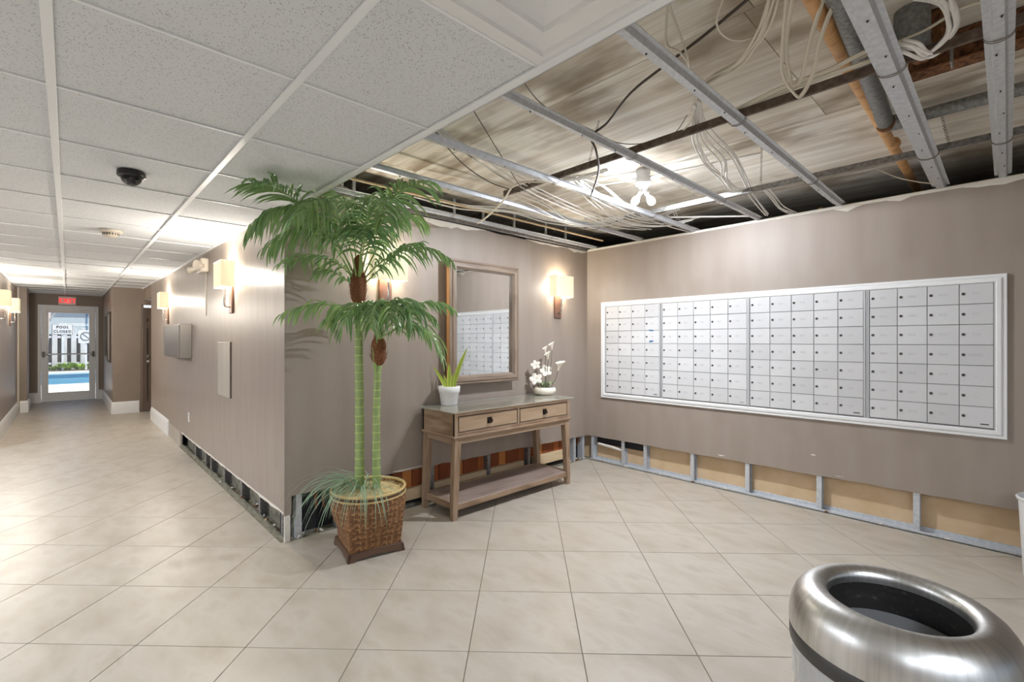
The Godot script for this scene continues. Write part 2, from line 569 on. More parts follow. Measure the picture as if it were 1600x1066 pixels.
func _ready() -> void:
	rng.seed = 20
	# camera
	var cam := Camera3D.new()
	cam.name = "camera"
	add_child(cam)
	cam.position = V(0, 1.44, 0)
	cam.rotation.y = deg_to_rad(-43.4345)
	cam.fov = 72.045
	cam.near = 0.02
	cam.far = 200.0
	cam.current = true
	# sky, exposure
	var env := Environment.new()
	env.tonemap_mode = Environment.TONE_MAPPER_LINEAR
	env.tonemap_exposure = 0.95
	env.background_mode = Environment.BG_SKY
	var sky := Sky.new()
	var sm := ProceduralSkyMaterial.new()
	sm.sky_top_color = rgb(96, 150, 212)
	sm.sky_horizon_color = rgb(206, 222, 236)
	sm.ground_horizon_color = rgb(196, 204, 206)
	sm.ground_bottom_color = rgb(150, 146, 138)
	sm.sky_energy_multiplier = 1.0
	sky.sky_material = sm
	env.sky = sky
	env.ambient_light_source = Environment.AMBIENT_SOURCE_SKY
	env.sdfgi_enabled = true
	env.ssao_enabled = true
	env.ssil_enabled = true
	var we := WorldEnvironment.new()
	we.name = "world_environment"
	we.environment = env
	add_child(we)
	# sun over the pool
	var sun := DirectionalLight3D.new()
	sun.name = "sun"
	add_child(sun)
	sun.look_at_from_position(V(6, 12, 3), V(1, 0, -1))
	sun.light_energy = 2.6
	sun.light_color = rgb(255, 246, 232)
	sun.shadow_enabled = true
	make_materials()
	# added fill panels, out of view behind the camera and in the side lounge
	for p in [V(-1.6, 0, 1.2), V(-1.6, 0, 3.4), V(0.25, 0, 3.4), V(0.25, 0, 1.6)]:
		fill_panel(p, FILL_PANEL_E, "added flat white fill light panel in the lobby ceiling behind the viewer")
	for p in [V(-2.3, 0, -3.2), V(-2.3, 0, -5.3), V(-2.3, 0, -7.4)]:
		fill_panel(p, LOUNGE_FILL_E, "added flat white fill light panel in an added side lounge left of the hall")
	build_floor()
	build_walls()
	build_hall_end()
	build_dropped_ceiling()
	build_open_ceiling()
	build_outdoors()
	build_mailboxes()
	build_table()
	build_mirror()
	build_palm()
	build_small_plants()
	build_sconces()
	build_hall_things()
	build_bulb_lamp()
	build_cables()
	build_trash_can()

func fill_panel(p: Vector3, e: float, label: String) -> void:
	var y := ceil_y(p.z) - 0.012
	var t := thing("added_fill_panel", label, "ceiling light", V(p.x, y, p.z), 0.0, "added lobby fill panels" if label.contains("lobby") else "added lounge fill panels")
	var st := new_st()
	mitre(st, Rect2(-0.6, -0.3, 1.2, 0.6), [Vector2(0, 0), Vector2(0, 0.012), Vector2(0.02, 0.012), Vector2(0.02, 0)], V(0, 0.006, 0), Vector3.RIGHT, Vector3.BACK, Vector3.DOWN, 0)
	for k in [1, 2, 3]:
		mitre(st, Rect2(-0.6, -0.3, 1.2, 0.6), [Vector2(0, 0), Vector2(0, 0.012), Vector2(0.02, 0.012), Vector2(0.02, 0)], V(0, 0.006, 0), Vector3.RIGHT, Vector3.BACK, Vector3.DOWN, k)
	obj("frame", st, M.white, t)
	box_obj("diffuser", V(-0.58, -0.002, -0.28), V(0.58, 0.008, 0.28), glow(rgb(244, 248, 255), 0.9), t, 0.0)
	var l := AreaLight3D.new()  # added fill lamp, out of view, brightens lobby and hall
	l.name = "fill_lamp"
	t.add_child(l)
	l.position = V(0, -0.02, 0)
	l.rotation.x = -PI / 2
	l.area_size = Vector2(1.14, 0.54)
	l.light_energy = e
	l.light_color = rgb(236, 244, 255)
	l.area_range = 20.0
	l.shadow_enabled = true

const FILL_PANEL_E := 4.3
const LOUNGE_FILL_E := 8.5
const BULB_E := 0.2
const BEAM_E := 3.0
const SCONCE_E := 0.38
const HALL_SCONCE_E := 1.1

# ---------------------------------------------------------------- floor
func build_floor() -> void:
	var fl := struct("floor")
	box_obj("slab", V(-4.2, -0.12, -15.62), V(4.9, -0.003, 5.1), M.grout, fl, 0.0)
	var room := PackedVector2Array([Vector2(-0.73, -15.5), Vector2(0.64, -15.5), Vector2(0.64, -12.1), Vector2(1.7, -12.1), Vector2(1.7, -10.9), Vector2(1.125, -10.9), Vector2(1.125, -3.545), Vector2(4.625, -3.545), Vector2(4.625, 5.0), Vector2(-4.0, 5.0), Vector2(-4.0, -9.2), Vector2(-0.73, -9.2)])
	var T := 0.526
	var u0 := 2.695
	var v0 := 0.2655
	var ax := Vector2(0.70710678, -0.70710678)   # along u
	var ay := Vector2(0.70710678, 0.70710678)    # along v
	var fwd := Vector2(sin(deg_to_rad(43.4345)), -cos(deg_to_rad(43.4345)))
	var whole: ArrayMesh = null
	var rest := new_st()
	for i in range(-20, 32):
		for j in range(-34, 14):
			var c := ax * (u0 + T * (i + 0.5)) + ay * (v0 + T * (j + 0.5))
			var sq := PackedVector2Array()
			for q in [[-1, -1], [1, -1], [1, 1], [-1, 1]]:
				sq.append(c + (ax * q[0] + ay * q[1]) * (T / 2 - 0.0013))
			var parts := Geometry2D.intersect_polygons(sq, room)
			for p in parts:
				if Geometry2D.is_polygon_clockwise(p) and parts.size() > 1:
					continue
				var area := 0.0
				for k in p.size():
					area += p[k].cross(p[(k + 1) % p.size()]) * 0.5
				area = absf(area)
				if area < 0.0005:
					continue
				var full := area > (T - 0.003) * (T - 0.003) * 0.999
				var d := c.dot(fwd)
				var side := absf(c.dot(Vector2(-fwd.y, fwd.x)))
				var seen := d > 0.2 and side < d * 1.1 + 0.9 and c.y > -14.6
				var st := rest if not seen else new_st()
				if seen and full and whole:
					var o := obj("floor_tile", whole, M["tile%d" % rng.randi_range(0, 3)], fl)
					o.position = V(c.x, 0, c.y)
					continue
				var org := c if seen else Vector2.ZERO
				var ins := Geometry2D.offset_polygon(p, -0.0016)
				if ins.is_empty() or ins[0].size() != p.size():
					ins = [p]
				var top: PackedVector2Array = ins[0]
				var idx := Geometry2D.triangulate_polygon(top)
				var w := func(e: Vector2, y: float) -> Vector3: return V(e.x - org.x, y, e.y - org.y)
				for k in range(0, idx.size(), 3):
					tri(st, w.call(top[idx[k]], 0.0), w.call(top[idx[k + 1]], 0.0), w.call(top[idx[k + 2]], 0.0), Vector3.UP)
				for k in top.size():
					var a := top[k]
					var b := top[(k + 1) % top.size()]
					var m := (a + b) * 0.5 - c
					var o2 := (b - a).orthogonal().normalized()
					if o2.dot(m) < 0:
						o2 = -o2
					poly(st, [w.call(a, 0.0), w.call(b, 0.0), w.call(b + o2 * 0.0012, -0.004), w.call(a + o2 * 0.0012, -0.004)], V(o2.x, 0.6, o2.y))
				if seen:
					var ms: ArrayMesh = st.commit()
					if full:
						whole = ms
					var o := obj("floor_tile", ms, M["tile%d" % rng.randi_range(0, 3)], fl)
					o.position = V(c.x, 0, c.y)
	var r := obj("floor_tiles_beyond", rest, M.tile0, fl)
	r.set_meta("kind", "stuff")

# ---------------------------------------------------------------- walls
func jag(x0: float, y0: float, x1: float, y1: float, n: int, amp: float, sd: int) -> Array:
	var r := RandomNumberGenerator.new()
	r.seed = sd
	var out := []
	for i in n + 1:
		var t := float(i) / n
		out.append(Vector2(lerpf(x0, x1, t), lerpf(y0, y1, t) + (r.randf_range(-amp, amp) if i > 0 and i < n else 0.0)))
	return out

# torn white paper band: jagged strip below (or above) a cut edge
func torn(st: SurfaceTool, x0: float, x1: float, y: float, depth: float, sd: int, o: Vector3, ux: Vector3, ext: Vector3) -> void:
	var r := RandomNumberGenerator.new()
	r.seed = sd
	var n := int(max(4, absf(x1 - x0) / 0.06))
	var pts := PackedVector2Array()
	pts.append(Vector2(x0, y))
	var d := 0.5
	for i in n + 1:
		var t := float(i) / n
		d = clampf(d + r.randf_range(-0.45, 0.45), 0.15, 1.0)
		pts.append(Vector2(lerpf(x0, x1, t), y - depth * d * sin(PI * clampf(t, 0.06, 0.94))))
	pts.append(Vector2(x1, y))
	slab(st, pts, o, ux, Vector3.UP, ext)

func stud(parent: Node, a: Vector3, along: Vector3, inward: Vector3, h: float, wid := 0.038, dep := 0.08, m: Material = null) -> void:
	# C-shaped stud: flange on the room side, web and back flange
	var st := new_st()
	var t := 0.004
	var prof := PackedVector2Array([Vector2(0, 0), Vector2(wid, 0), Vector2(wid, 0.012), Vector2(wid - t, 0.012), Vector2(wid - t, t), Vector2(t, t), Vector2(t, dep - t), Vector2(wid, dep - t), Vector2(wid, dep), Vector2(0, dep)])
	slab(st, prof, a, along, inward, Vector3.UP * h)
	obj("metal_stud", st, m if m else M.galv, parent)

func build_walls() -> void:
	var X := Vector3.RIGHT
	var Z := Vector3.BACK
	var Y := Vector3.UP
	# ---- mirror wall
	var wb := struct("wall_back")
	var pts := PackedVector2Array()
	pts.append_array([Vector2(1.1335, 0.19), Vector2(1.166, 0.19), Vector2(1.168, 0.322)])
	pts.append_array(jag(1.20, 0.326, 2.1, 0.328, 9, 0.004, 1))
	pts.append_array(jag(2.14, 0.326, 3.5, 0.308, 16, 0.006, 2))
	pts.append_array(jag(3.54, 0.30, 3.72, 0.30, 5, 0.03, 3))
	pts.append_array(jag(3.76, 0.298, 4.62, 0.286, 9, 0.004, 4))
	pts.append_array(jag(4.62, 2.525, 1.1335, 2.528, 40, 0.006, 5))
	var st := new_st()
	slab(st, pts, V(0, 0, -3.54), X, Y, V(0, 0, -0.013))
	obj("gypsum_board", st, M.wall, wb)
	st = new_st()
	torn(st, 1.30, 1.95, 2.545, 0.075, 7, V(0, 0, -3.5375), X, V(0, 0, -0.0025))
	torn(st, 1.98, 3.0, 2.535, 0.06, 8, V(0, 0, -3.5375), X, V(0, 0, -0.0025))
	torn(st, 3.55, 4.25, 2.532, 0.028, 9, V(0, 0, -3.5375), X, V(0, 0, -0.0025))
	torn(st, 4.25, 4.62, 2.535, 0.05, 10, V(0, 0, -3.5375), X, V(0, 0, -0.0025))
	torn(st, 1.98, 2.32, 0.345, 0.03, 12, V(0, 0, -3.5375), X, V(0, 0, -0.0025))
	obj("torn_paper", st, M.gyp_edge, wb)
	box_obj("corner_bead", V(1.119, 0.0, -3.555), V(1.16, 0.19, -3.537), M.gyp_edge, wb, 0.004)
	# cavity of the mirror wall
	box_obj("cavity_back", V(1.14, -0.01, -3.70), V(4.72, 0.7, -3.66), M.void, wb, 0.0)  # dark colour stands for the unlit depth of the cavity
	box_obj("cavity_floor", V(1.14, -0.03, -3.66), V(4.72, 0.002, -3.545), M.concrete, wb, 0.0)
	box_obj("bottom_track", V(1.6, 0.0, -3.60), V(2.2, 0.03, -3.55), M.galv_dark, wb)
	for k in 24:
		var x0 := 2.02 + k * 0.094
		box_obj("wood_plank", V(x0, 0.14, -3.645 + 0.004 * (k % 3)), V(x0 + 0.090, 0.42, -3.62 + 0.004 * (k % 3)), [M.redwood0, M.redwood1, M.redwood0, M.redwood2][(k * 7 + k / 3) % 4], wb)
	box_obj("wood_sill", V(1.95, 0.055, -3.62), V(3.56, 0.155, -3.57), M.lumber, wb)
	box_obj("wood_sill", V(3.72, 0.06, -3.62), V(4.30, 0.165, -3.57), M.lumber, wb)
	for x in [1.205, 1.507, 1.70, 2.36, 3.03, 3.60, 4.38, 4.545]:
		stud(wb, V(x, 0, -3.556), X, V(0, 0, -1), 2.54, 0.04, 0.075, M.galv_dark if x > 2 and x < 4 else M.galv)
	st = new_st()
	var r := RandomNumberGenerator.new()
	r.seed = 77
	for k in 7:
		var o := obj("rag", rag(r), M.redwood0, wb)
		o.position = V([1.36, 1.42, 1.66, 1.76, 4.47, 4.50, 1.85][k], 0.27, -3.60)
	for k in 16:
		st = new_st()
		cb(st, Vector3.ZERO, V(r.randf_range(0.015, 0.05), r.randf_range(0.006, 0.02), r.randf_range(0.015, 0.04)), 0.003, Basis.from_euler(V(r.randf(), r.randf() * 6.0, r.randf() * 0.5)))
		var o := obj("plaster_chunk", st, M.gyp_edge if k % 3 else M.rust, wb)
		o.position = V(r.randf_range(4.3, 4.6) if k < 10 else r.randf_range(1.2, 1.7), 0.014, r.randf_range(-3.60, -3.545))
	# ---- mailbox wall
	var wr := struct("wall_right")
	pts = PackedVector2Array()
	pts.append_array(jag(-3.54, 0.287, 1.5, 0.312, 40, 0.004, 21))
	pts.append_array([Vector2(5.0, 0.312), Vector2(5.0, 2.54)])
	pts.append_array(jag(1.5, 2.545, -3.54, 2.535, 50, 0.004, 22))
	st = new_st()
	slab(st, pts, V(4.62, 0, 0), Z, Y, V(0.013, 0, 0))
	obj("gypsum_board", st, M.wall, wr)
	st = new_st()
	torn(st, -3.36, -3.26, 2.548, 0.03, 31, V(4.6175, 0, 0), Z, V(0.0025, 0, 0))
	torn(st, -1.08, -0.66, 2.556, 0.06, 32, V(4.6175, 0, 0), Z, V(0.0025, 0, 0))
	torn(st, -0.70, -0.36, 2.556, 0.055, 33, V(4.6175, 0, 0), Z, V(0.0025, 0, 0))
	torn(st, -0.33, 0.3, 2.556, 0.052, 34, V(4.6175, 0, 0), Z, V(0.0025, 0, 0))
	torn(st, -1.95, -1.88, 0.33, 0.012, 35, V(4.6175, 0, 0), Z, V(0.0025, 0, 0))
	torn(st, -0.98, -0.92, 0.325, 0.014, 36, V(4.6175, 0, 0), Z, V(0.0025, 0, 0))
	obj("torn_paper", st, M.gyp_edge, wr)
	st = new_st()
	bx(st, V(4.612, 2.532, -3.54), V(4.64, 2.556, 5.0), 0.002)
	obj("top_edge", st, M.gyp_edge, wr)
	box_obj("back_board", V(4.712, 0.0, -3.66), V(4.725, 0.75, 5.0), M.tan_board, wr, 0.0)
	box_obj("cavity_floor", V(4.60, -0.03, -3.6), V(4.72, 0.001, 5.0), M.concrete, wr, 0.0)
	st = new_st()
	bx(st, V(4.615, 0.0, -3.50), V(4.71, 0.006, 5.0), 0.001)
	bx(st, V(4.704, 0.0, -3.50), V(4.71, 0.035, 5.0), 0.001)
	bx(st, V(4.615, 0.0, -3.50), V(4.619, 0.022, 5.0), 0.001)
	obj("bottom_track", st, M.galv, wr)
	for z in [-3.49, -3.06, -2.775, -2.235, -1.70, -1.12, -0.49, 0.12, 0.73]:
		stud(wr, V(4.634, 0.004, z), V(0, 0, 1), X, 0.75, 0.038, 0.07)
	box_obj("dark_sheet", V(4.69, 0.20, -3.44), V(4.70, 0.6, -2.80), M.void, wr)  # dark sheet across the upper part of the first stud bays
	tube_obj("loose_pipe", [V(4.66, 0.20, -3.40), V(4.665, 0.185, -3.2), V(4.67, 0.165, -3.06)], 0.016, M.gyp_edge, wr)
	for k in 9:
		st = new_st()
		cb(st, Vector3.ZERO, V(r.randf_range(0.01, 0.025), r.randf_range(0.005, 0.012), r.randf_range(0.015, 0.05)), 0.002, Basis.from_euler(V(0, r.randf() * 6.0, 0)))
		var o := obj("plaster_chunk", st, M.gyp_edge if k % 3 else M.rust, wr)
		o.position = V(4.612, 0.012, lerpf(-3.4, 0.0, (k + 0.3 * r.randf()) / 9.0))
	# small scuffs on the mailbox wall
	st = new_st()
	bx(st, V(4.6185, 0.463, -1.155), V(4.6205, 0.472, -1.125), 0.0)
	obj("scuff", st, M.gyp_edge, wr)
	# ---- hall wall with the cut strip at its foot
	var wh := struct("wall_hall")
	pts = PackedVector2Array()
	pts.append_array([Vector2(-10.9, 0.0), Vector2(-7.72, 0.0), Vector2(-7.70, 0.19)])
	pts.append_array(jag(-7.6, 0.185, -3.70, 0.195, 40, 0.008, 41))
	pts.append_array([Vector2(-3.60, 0.20), Vector2(-3.54, 0.185), Vector2(-3.54, 2.52), Vector2(-10.9, 2.6)])
	st = new_st()
	slab(st, pts, V(1.12, 0, 0), Z, Y, V(0.013, 0, 0))
	obj("gypsum_board", st, M.wall_satin, wh)
	st = new_st()
	pts = PackedVector2Array()
	pts.append_array(jag(-7.7, 0.192, -3.56, 0.197, 44, 0.009, 42))
	pts.append_array(jag(-3.56, 0.212, -7.7, 0.206, 30, 0.004, 43))
	slab(st, pts, V(1.1175, 0, 0), Z, Y, V(0.012, 0, 0))
	obj("torn_paper", st, M.gyp_edge, wh)
	box_obj("bare_strip", V(1.116, 0.005, -8.79), V(1.119, 0.2, -7.78), M.panel_grey, wh, 0.0)
	box_obj("cavity_back", V(1.20, -0.01, -7.8), V(1.24, 0.7, -3.60), M.concrete, wh, 0.0)
	box_obj("cavity_shade", V(1.18, 0.13, -7.8), V(1.199, 0.6, -3.62), M.void, wh, 0.0)  # dark sheet painted as the shade in the upper cavity
	box_obj("cavity_floor", V(1.10, -0.03, -7.8), V(1.22, 0.001, -3.56), M.concrete, wh, 0.0)
	st = new_st()
	slab(st, PackedVector2Array(jag(-7.7, 0.0, -3.56, 0.0, 2, 0.0, 44) + jag(-3.56, 0.03, -7.7, 0.035, 36, 0.012, 45)), V(1.122, 0, 0), Z, Y, V(0.018, 0, 0))
	obj("sill_plate", st, M.concrete, wh)
	for z in [-6.87, -6.28, -6.02, -5.41, -4.77, -4.22, -3.66]:
		stud(wh, V(1.136, 0.0, z), Z, X, 0.6, 0.036, 0.06, M.galv_dark)
	for k in 26:
		st = new_st()
		cb(st, Vector3.ZERO, V(r.randf_range(0.008, 0.022), r.randf_range(0.005, 0.012), r.randf_range(0.01, 0.04)), 0.0, Basis.from_euler(V(r.randf() * 0.5, r.randf() * 6.0, r.randf() * 0.6)))
		var o := obj("rubble", st, [M.rust, M.lumber, M.gyp_edge][k % 3], wh)
		o.position = V(r.randf_range(1.12, 1.175), 0.02 if k < 14 else 0.045, lerpf(-7.5, -3.62, pow((k + r.randf()) / 26.0, 0.6)))
	# ---- left wall of the hall, added side lounge, lobby behind the viewer
	var wl := struct("wall_left")
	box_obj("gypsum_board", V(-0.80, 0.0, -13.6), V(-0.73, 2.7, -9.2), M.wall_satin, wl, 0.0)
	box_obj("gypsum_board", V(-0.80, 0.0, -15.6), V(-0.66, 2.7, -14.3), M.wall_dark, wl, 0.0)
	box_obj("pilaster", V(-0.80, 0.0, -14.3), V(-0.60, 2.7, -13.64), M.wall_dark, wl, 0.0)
	box_obj("corner_casing", V(-0.80, 0.0, -13.64), V(-0.705, 2.7, -13.56), M.putty, wl, 0.006)
	box_obj("added_lounge_end", V(-4.0, 0.0, -9.35), V(-0.80, 2.7, -9.2), M.wall, wl, 0.0)  # end of the added side lounge that lets fill light reach the hall
	box_obj("lobby_side", V(-4.15, 0.0, -9.35), V(-4.0, 2.7, 5.15), M.wall, wl, 0.0)
	# ---- unseen entrance wall behind the viewer, glazed bays placed to let daylight in
	var wf := struct("wall_front")
	box_obj("low_wall", V(-4.15, 0.0, 5.0), V(4.85, 0.12, 5.15), M.wall, wf, 0.0)
	box_obj("high_wall", V(-4.15, 2.15, 5.0), V(4.85, 2.9, 5.15), M.wall, wf, 0.0)
	for k in 6:
		var x := -4.15 + k * 1.74
		box_obj("pier", V(x, 0.12, 5.0), V(x + 0.3, 2.15, 5.15), M.wall, wf, 0.0)
	for k in 5:
		var w := struct("unseen_window_%d" % (k + 1))
		var x0 := -3.85 + k * 1.74
		for e in [[0.0, 0.06, 0.12, 2.15], [1.38, 1.44, 0.12, 2.15], [0.06, 1.38, 0.12, 0.18], [0.06, 1.38, 2.09, 2.15]]:
			box_obj("window_frame", V(x0 + e[0], e[2], 5.04), V(x0 + e[1], e[3], 5.10), M.white, w)
		box_obj("pane", V(x0 + 0.06, 0.18, 5.066), V(x0 + 1.38, 2.09, 5.072), M.pane, w, 0.0)
	# ---- recess on the right of the hall
	var we := struct("wall_recess")
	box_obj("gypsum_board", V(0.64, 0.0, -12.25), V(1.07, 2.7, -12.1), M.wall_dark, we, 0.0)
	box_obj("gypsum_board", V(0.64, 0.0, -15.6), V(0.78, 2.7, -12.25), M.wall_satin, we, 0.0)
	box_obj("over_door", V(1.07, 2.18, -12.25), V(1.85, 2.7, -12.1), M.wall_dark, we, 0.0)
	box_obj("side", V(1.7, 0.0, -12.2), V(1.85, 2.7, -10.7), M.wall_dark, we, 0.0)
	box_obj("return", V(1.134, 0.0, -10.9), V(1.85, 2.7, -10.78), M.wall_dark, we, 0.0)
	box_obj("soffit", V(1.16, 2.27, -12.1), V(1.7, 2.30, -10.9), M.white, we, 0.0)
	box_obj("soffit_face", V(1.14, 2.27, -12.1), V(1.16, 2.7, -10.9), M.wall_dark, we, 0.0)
	var d1 := struct("door_2")
	box_obj("leaf", V(1.11, 0.01, -12.15), V(1.68, 2.12, -12.11), M.brown_door, d1)
	box_obj("casing", V(1.07, 0.0, -12.12), V(1.12, 2.18, -12.085), M.brown_door, d1)
	box_obj("kick_edge", V(1.17, 0.2, -12.11), V(1.20, 2.0, -12.105), M.brown_dark, d1)
	st = new_st()
	lathe(st, [Vector2(0.0, 0.03), Vector2(0.028, 0.028), Vector2(0.032, 0.0)], V(1.20, 1.13, -12.11), 16, Basis(X, PI / 2))
	obj("deadbolt", st, M.chrome, d1)
	st = new_st()
	lathe(st, [Vector2(0.0, 0.06), Vector2(0.024, 0.056), Vector2(0.03, 0.045), Vector2(0.022, 0.03), Vector2(0.012, 0.02), Vector2(0.034, 0.006), Vector2(0.034, 0.0)], V(1.20, 1.02, -12.11), 16, Basis(X, PI / 2))
	obj("door_knob", st, M.chrome, d1)
	# ---- baseboards
	var prof := [Vector2(0, 0), Vector2(0.02, 0), Vector2(0.02, 0.15), Vector2(0.017, 0.165), Vector2(0.017, 0.19), Vector2(0.010, 0.205), Vector2(0.008, 0.225), Vector2(0.0, 0.235)]
	var bb := [["baseboard_right", V(1.119, 0, -8.80), V(0, 0, -2.02), V(-1, 0, 0)], ["baseboard_left", V(-0.729, 0, -13.55), V(0, 0, 4.3), V(1, 0, 0)], ["baseboard_recess", V(0.625, 0, -12.099), V(0.425, 0, 0), V(0, 0, 1)], ["baseboard_side", V(0.639, 0, -15.45), V(0, 0, 3.35), V(-1, 0, 0)], ["baseboard_end", V(-0.655, 0, -15.499), V(0.15, 0, 0), V(0, 0, 1)], ["baseboard_corner", V(0.545, 0, -15.499), V(0.08, 0, 0), V(0, 0, 1)], ["baseboard_pilaster", V(-0.70, 0, -13.638), V(0.12, 0, 0), V(0, 0, 1)], ["baseboard_jamb", V(-0.599, 0, -14.30), V(0, 0, 0.68), V(1, 0, 0)]]
	for b in bb:
		st = new_st()
		slab(st, PackedVector2Array(prof), b[1], b[3], Y, b[2])
		var o := obj(b[0], st, M.white_trim)
		o.set_meta("kind", "structure")
	# dark boxes closing off ceiling gaps and walls, their colour standing for unlit space
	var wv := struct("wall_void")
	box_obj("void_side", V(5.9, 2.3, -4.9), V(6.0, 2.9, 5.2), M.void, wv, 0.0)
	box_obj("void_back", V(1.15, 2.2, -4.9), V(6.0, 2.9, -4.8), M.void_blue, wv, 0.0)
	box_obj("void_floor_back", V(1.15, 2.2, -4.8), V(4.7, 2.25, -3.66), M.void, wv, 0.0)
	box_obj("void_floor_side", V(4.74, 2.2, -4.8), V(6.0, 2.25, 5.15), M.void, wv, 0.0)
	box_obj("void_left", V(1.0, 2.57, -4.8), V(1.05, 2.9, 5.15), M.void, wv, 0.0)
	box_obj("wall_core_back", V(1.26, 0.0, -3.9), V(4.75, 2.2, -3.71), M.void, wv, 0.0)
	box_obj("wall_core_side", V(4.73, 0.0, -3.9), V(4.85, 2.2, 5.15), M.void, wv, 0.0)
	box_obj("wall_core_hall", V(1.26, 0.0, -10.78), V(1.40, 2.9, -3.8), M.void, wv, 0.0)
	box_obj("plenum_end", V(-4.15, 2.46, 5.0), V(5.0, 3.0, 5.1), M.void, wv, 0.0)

func rag(r: RandomNumberGenerator) -> SurfaceTool:
	var st := new_st()
	var pts := []
	for i in 5:
		pts.append(V(r.randf_range(-0.01, 0.01), 0.12 - i * 0.055, r.randf_range(-0.006, 0.006)))
	tube(st, spline(pts, 3), 0.022, 7, 0.005)
	return st

func build_hall_end() -> void:
	var we := struct("wall_end")
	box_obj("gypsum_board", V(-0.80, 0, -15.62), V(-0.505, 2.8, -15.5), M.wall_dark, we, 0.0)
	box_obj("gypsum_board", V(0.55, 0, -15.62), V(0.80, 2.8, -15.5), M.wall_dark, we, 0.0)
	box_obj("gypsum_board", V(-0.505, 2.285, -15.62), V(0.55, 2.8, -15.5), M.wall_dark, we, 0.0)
	var d := struct("door_1")
	var st := new_st()
	bx(st, V(-0.51, 0, -15.58), V(-0.455, 2.29, -15.47))
	bx(st, V(0.50, 0, -15.58), V(0.555, 2.29, -15.47))
	bx(st, V(-0.455, 2.235, -15.58), V(0.50, 2.29, -15.47))
	obj("door_frame", st, M.door_white, d)
	var leaf := new_st()
	bx(leaf, V(-0.45, 0.01, -15.55), V(-0.335, 2.23, -15.505))
	bx(leaf, V(0.385, 0.01, -15.55), V(0.495, 2.23, -15.505))
	bx(leaf, V(-0.335, 0.01, -15.55), V(0.385, 0.22, -15.505))
	bx(leaf, V(-0.335, 2.115, -15.55), V(0.385, 2.23, -15.505))
	var lf := obj("door_leaf", leaf, M.door_white, d)
	box_obj("pane", V(-0.335, 0.22, -15.53), V(0.385, 2.115, -15.524), M.pane, lf, 0.0)
	st = new_st()
	mitre(st, Rect2(-0.355, 0.20, 0.76, 1.935), [Vector2(0, 0), Vector2(0.004, 0.01), Vector2(0.02, 0.01), Vector2(0.024, 0)], V(0, 0, -15.504), Vector3.RIGHT, Vector3.UP, Vector3.BACK, 0)
	for k in [1, 2, 3]:
		mitre(st, Rect2(-0.355, 0.20, 0.76, 1.935), [Vector2(0, 0), Vector2(0.004, 0.01), Vector2(0.02, 0.01), Vector2(0.024, 0)], V(0, 0, -15.504), Vector3.RIGHT, Vector3.UP, Vector3.BACK, k)
	obj("glazing_bead", st, M.white, lf)
	st = new_st()
	tube(st, [V(-0.41, 1.13, -15.44), V(0.45, 1.13, -15.44)], 0.018, 10)
	var pb := obj("push_bar", st, M.chrome, d)
	box_obj("bracket", V(-0.43, 1.07, -15.505), V(-0.39, 1.19, -15.42), M.lock, pb, 0.005)
	box_obj("bracket", V(0.43, 1.07, -15.505), V(0.47, 1.19, -15.42), M.lock, pb, 0.005)
	# exit sign
	var t := thing("exit_sign", "small white box sign with glowing red EXIT letters above the glass door", "exit sign", V(-0.01, 2.40, -15.47))
	box_obj("housing", V(-0.155, -0.10, -0.03), V(0.155, 0.10, 0.025), M.exit_body, t, 0.006)
	var tm := TextMesh.new()
	tm.text = "EXIT"
	tm.font = font(true)
	tm.font_size = 32
	tm.pixel_size = 0.0046
	tm.depth = 0.006
	var o := obj("lettering", tm, M.exit_red, t)
	o.position = V(0, 0, 0.027)
	var l := OmniLight3D.new()
	l.name = "sign_lamp"
	t.add_child(l)
	l.position = V(0, -0.02, 0.06)
	l.light_energy = 0.0015
	l.light_color = rgb(255, 90, 90)
	l.omni_range = 6.0
	l.omni_attenuation = 2.0
	l.shadow_enabled = true

func font(bold := false) -> SystemFont:
	var f := SystemFont.new()
	f.font_names = PackedStringArray(["Droid Sans"])
	if bold:
		f.font_weight = 700
	return f

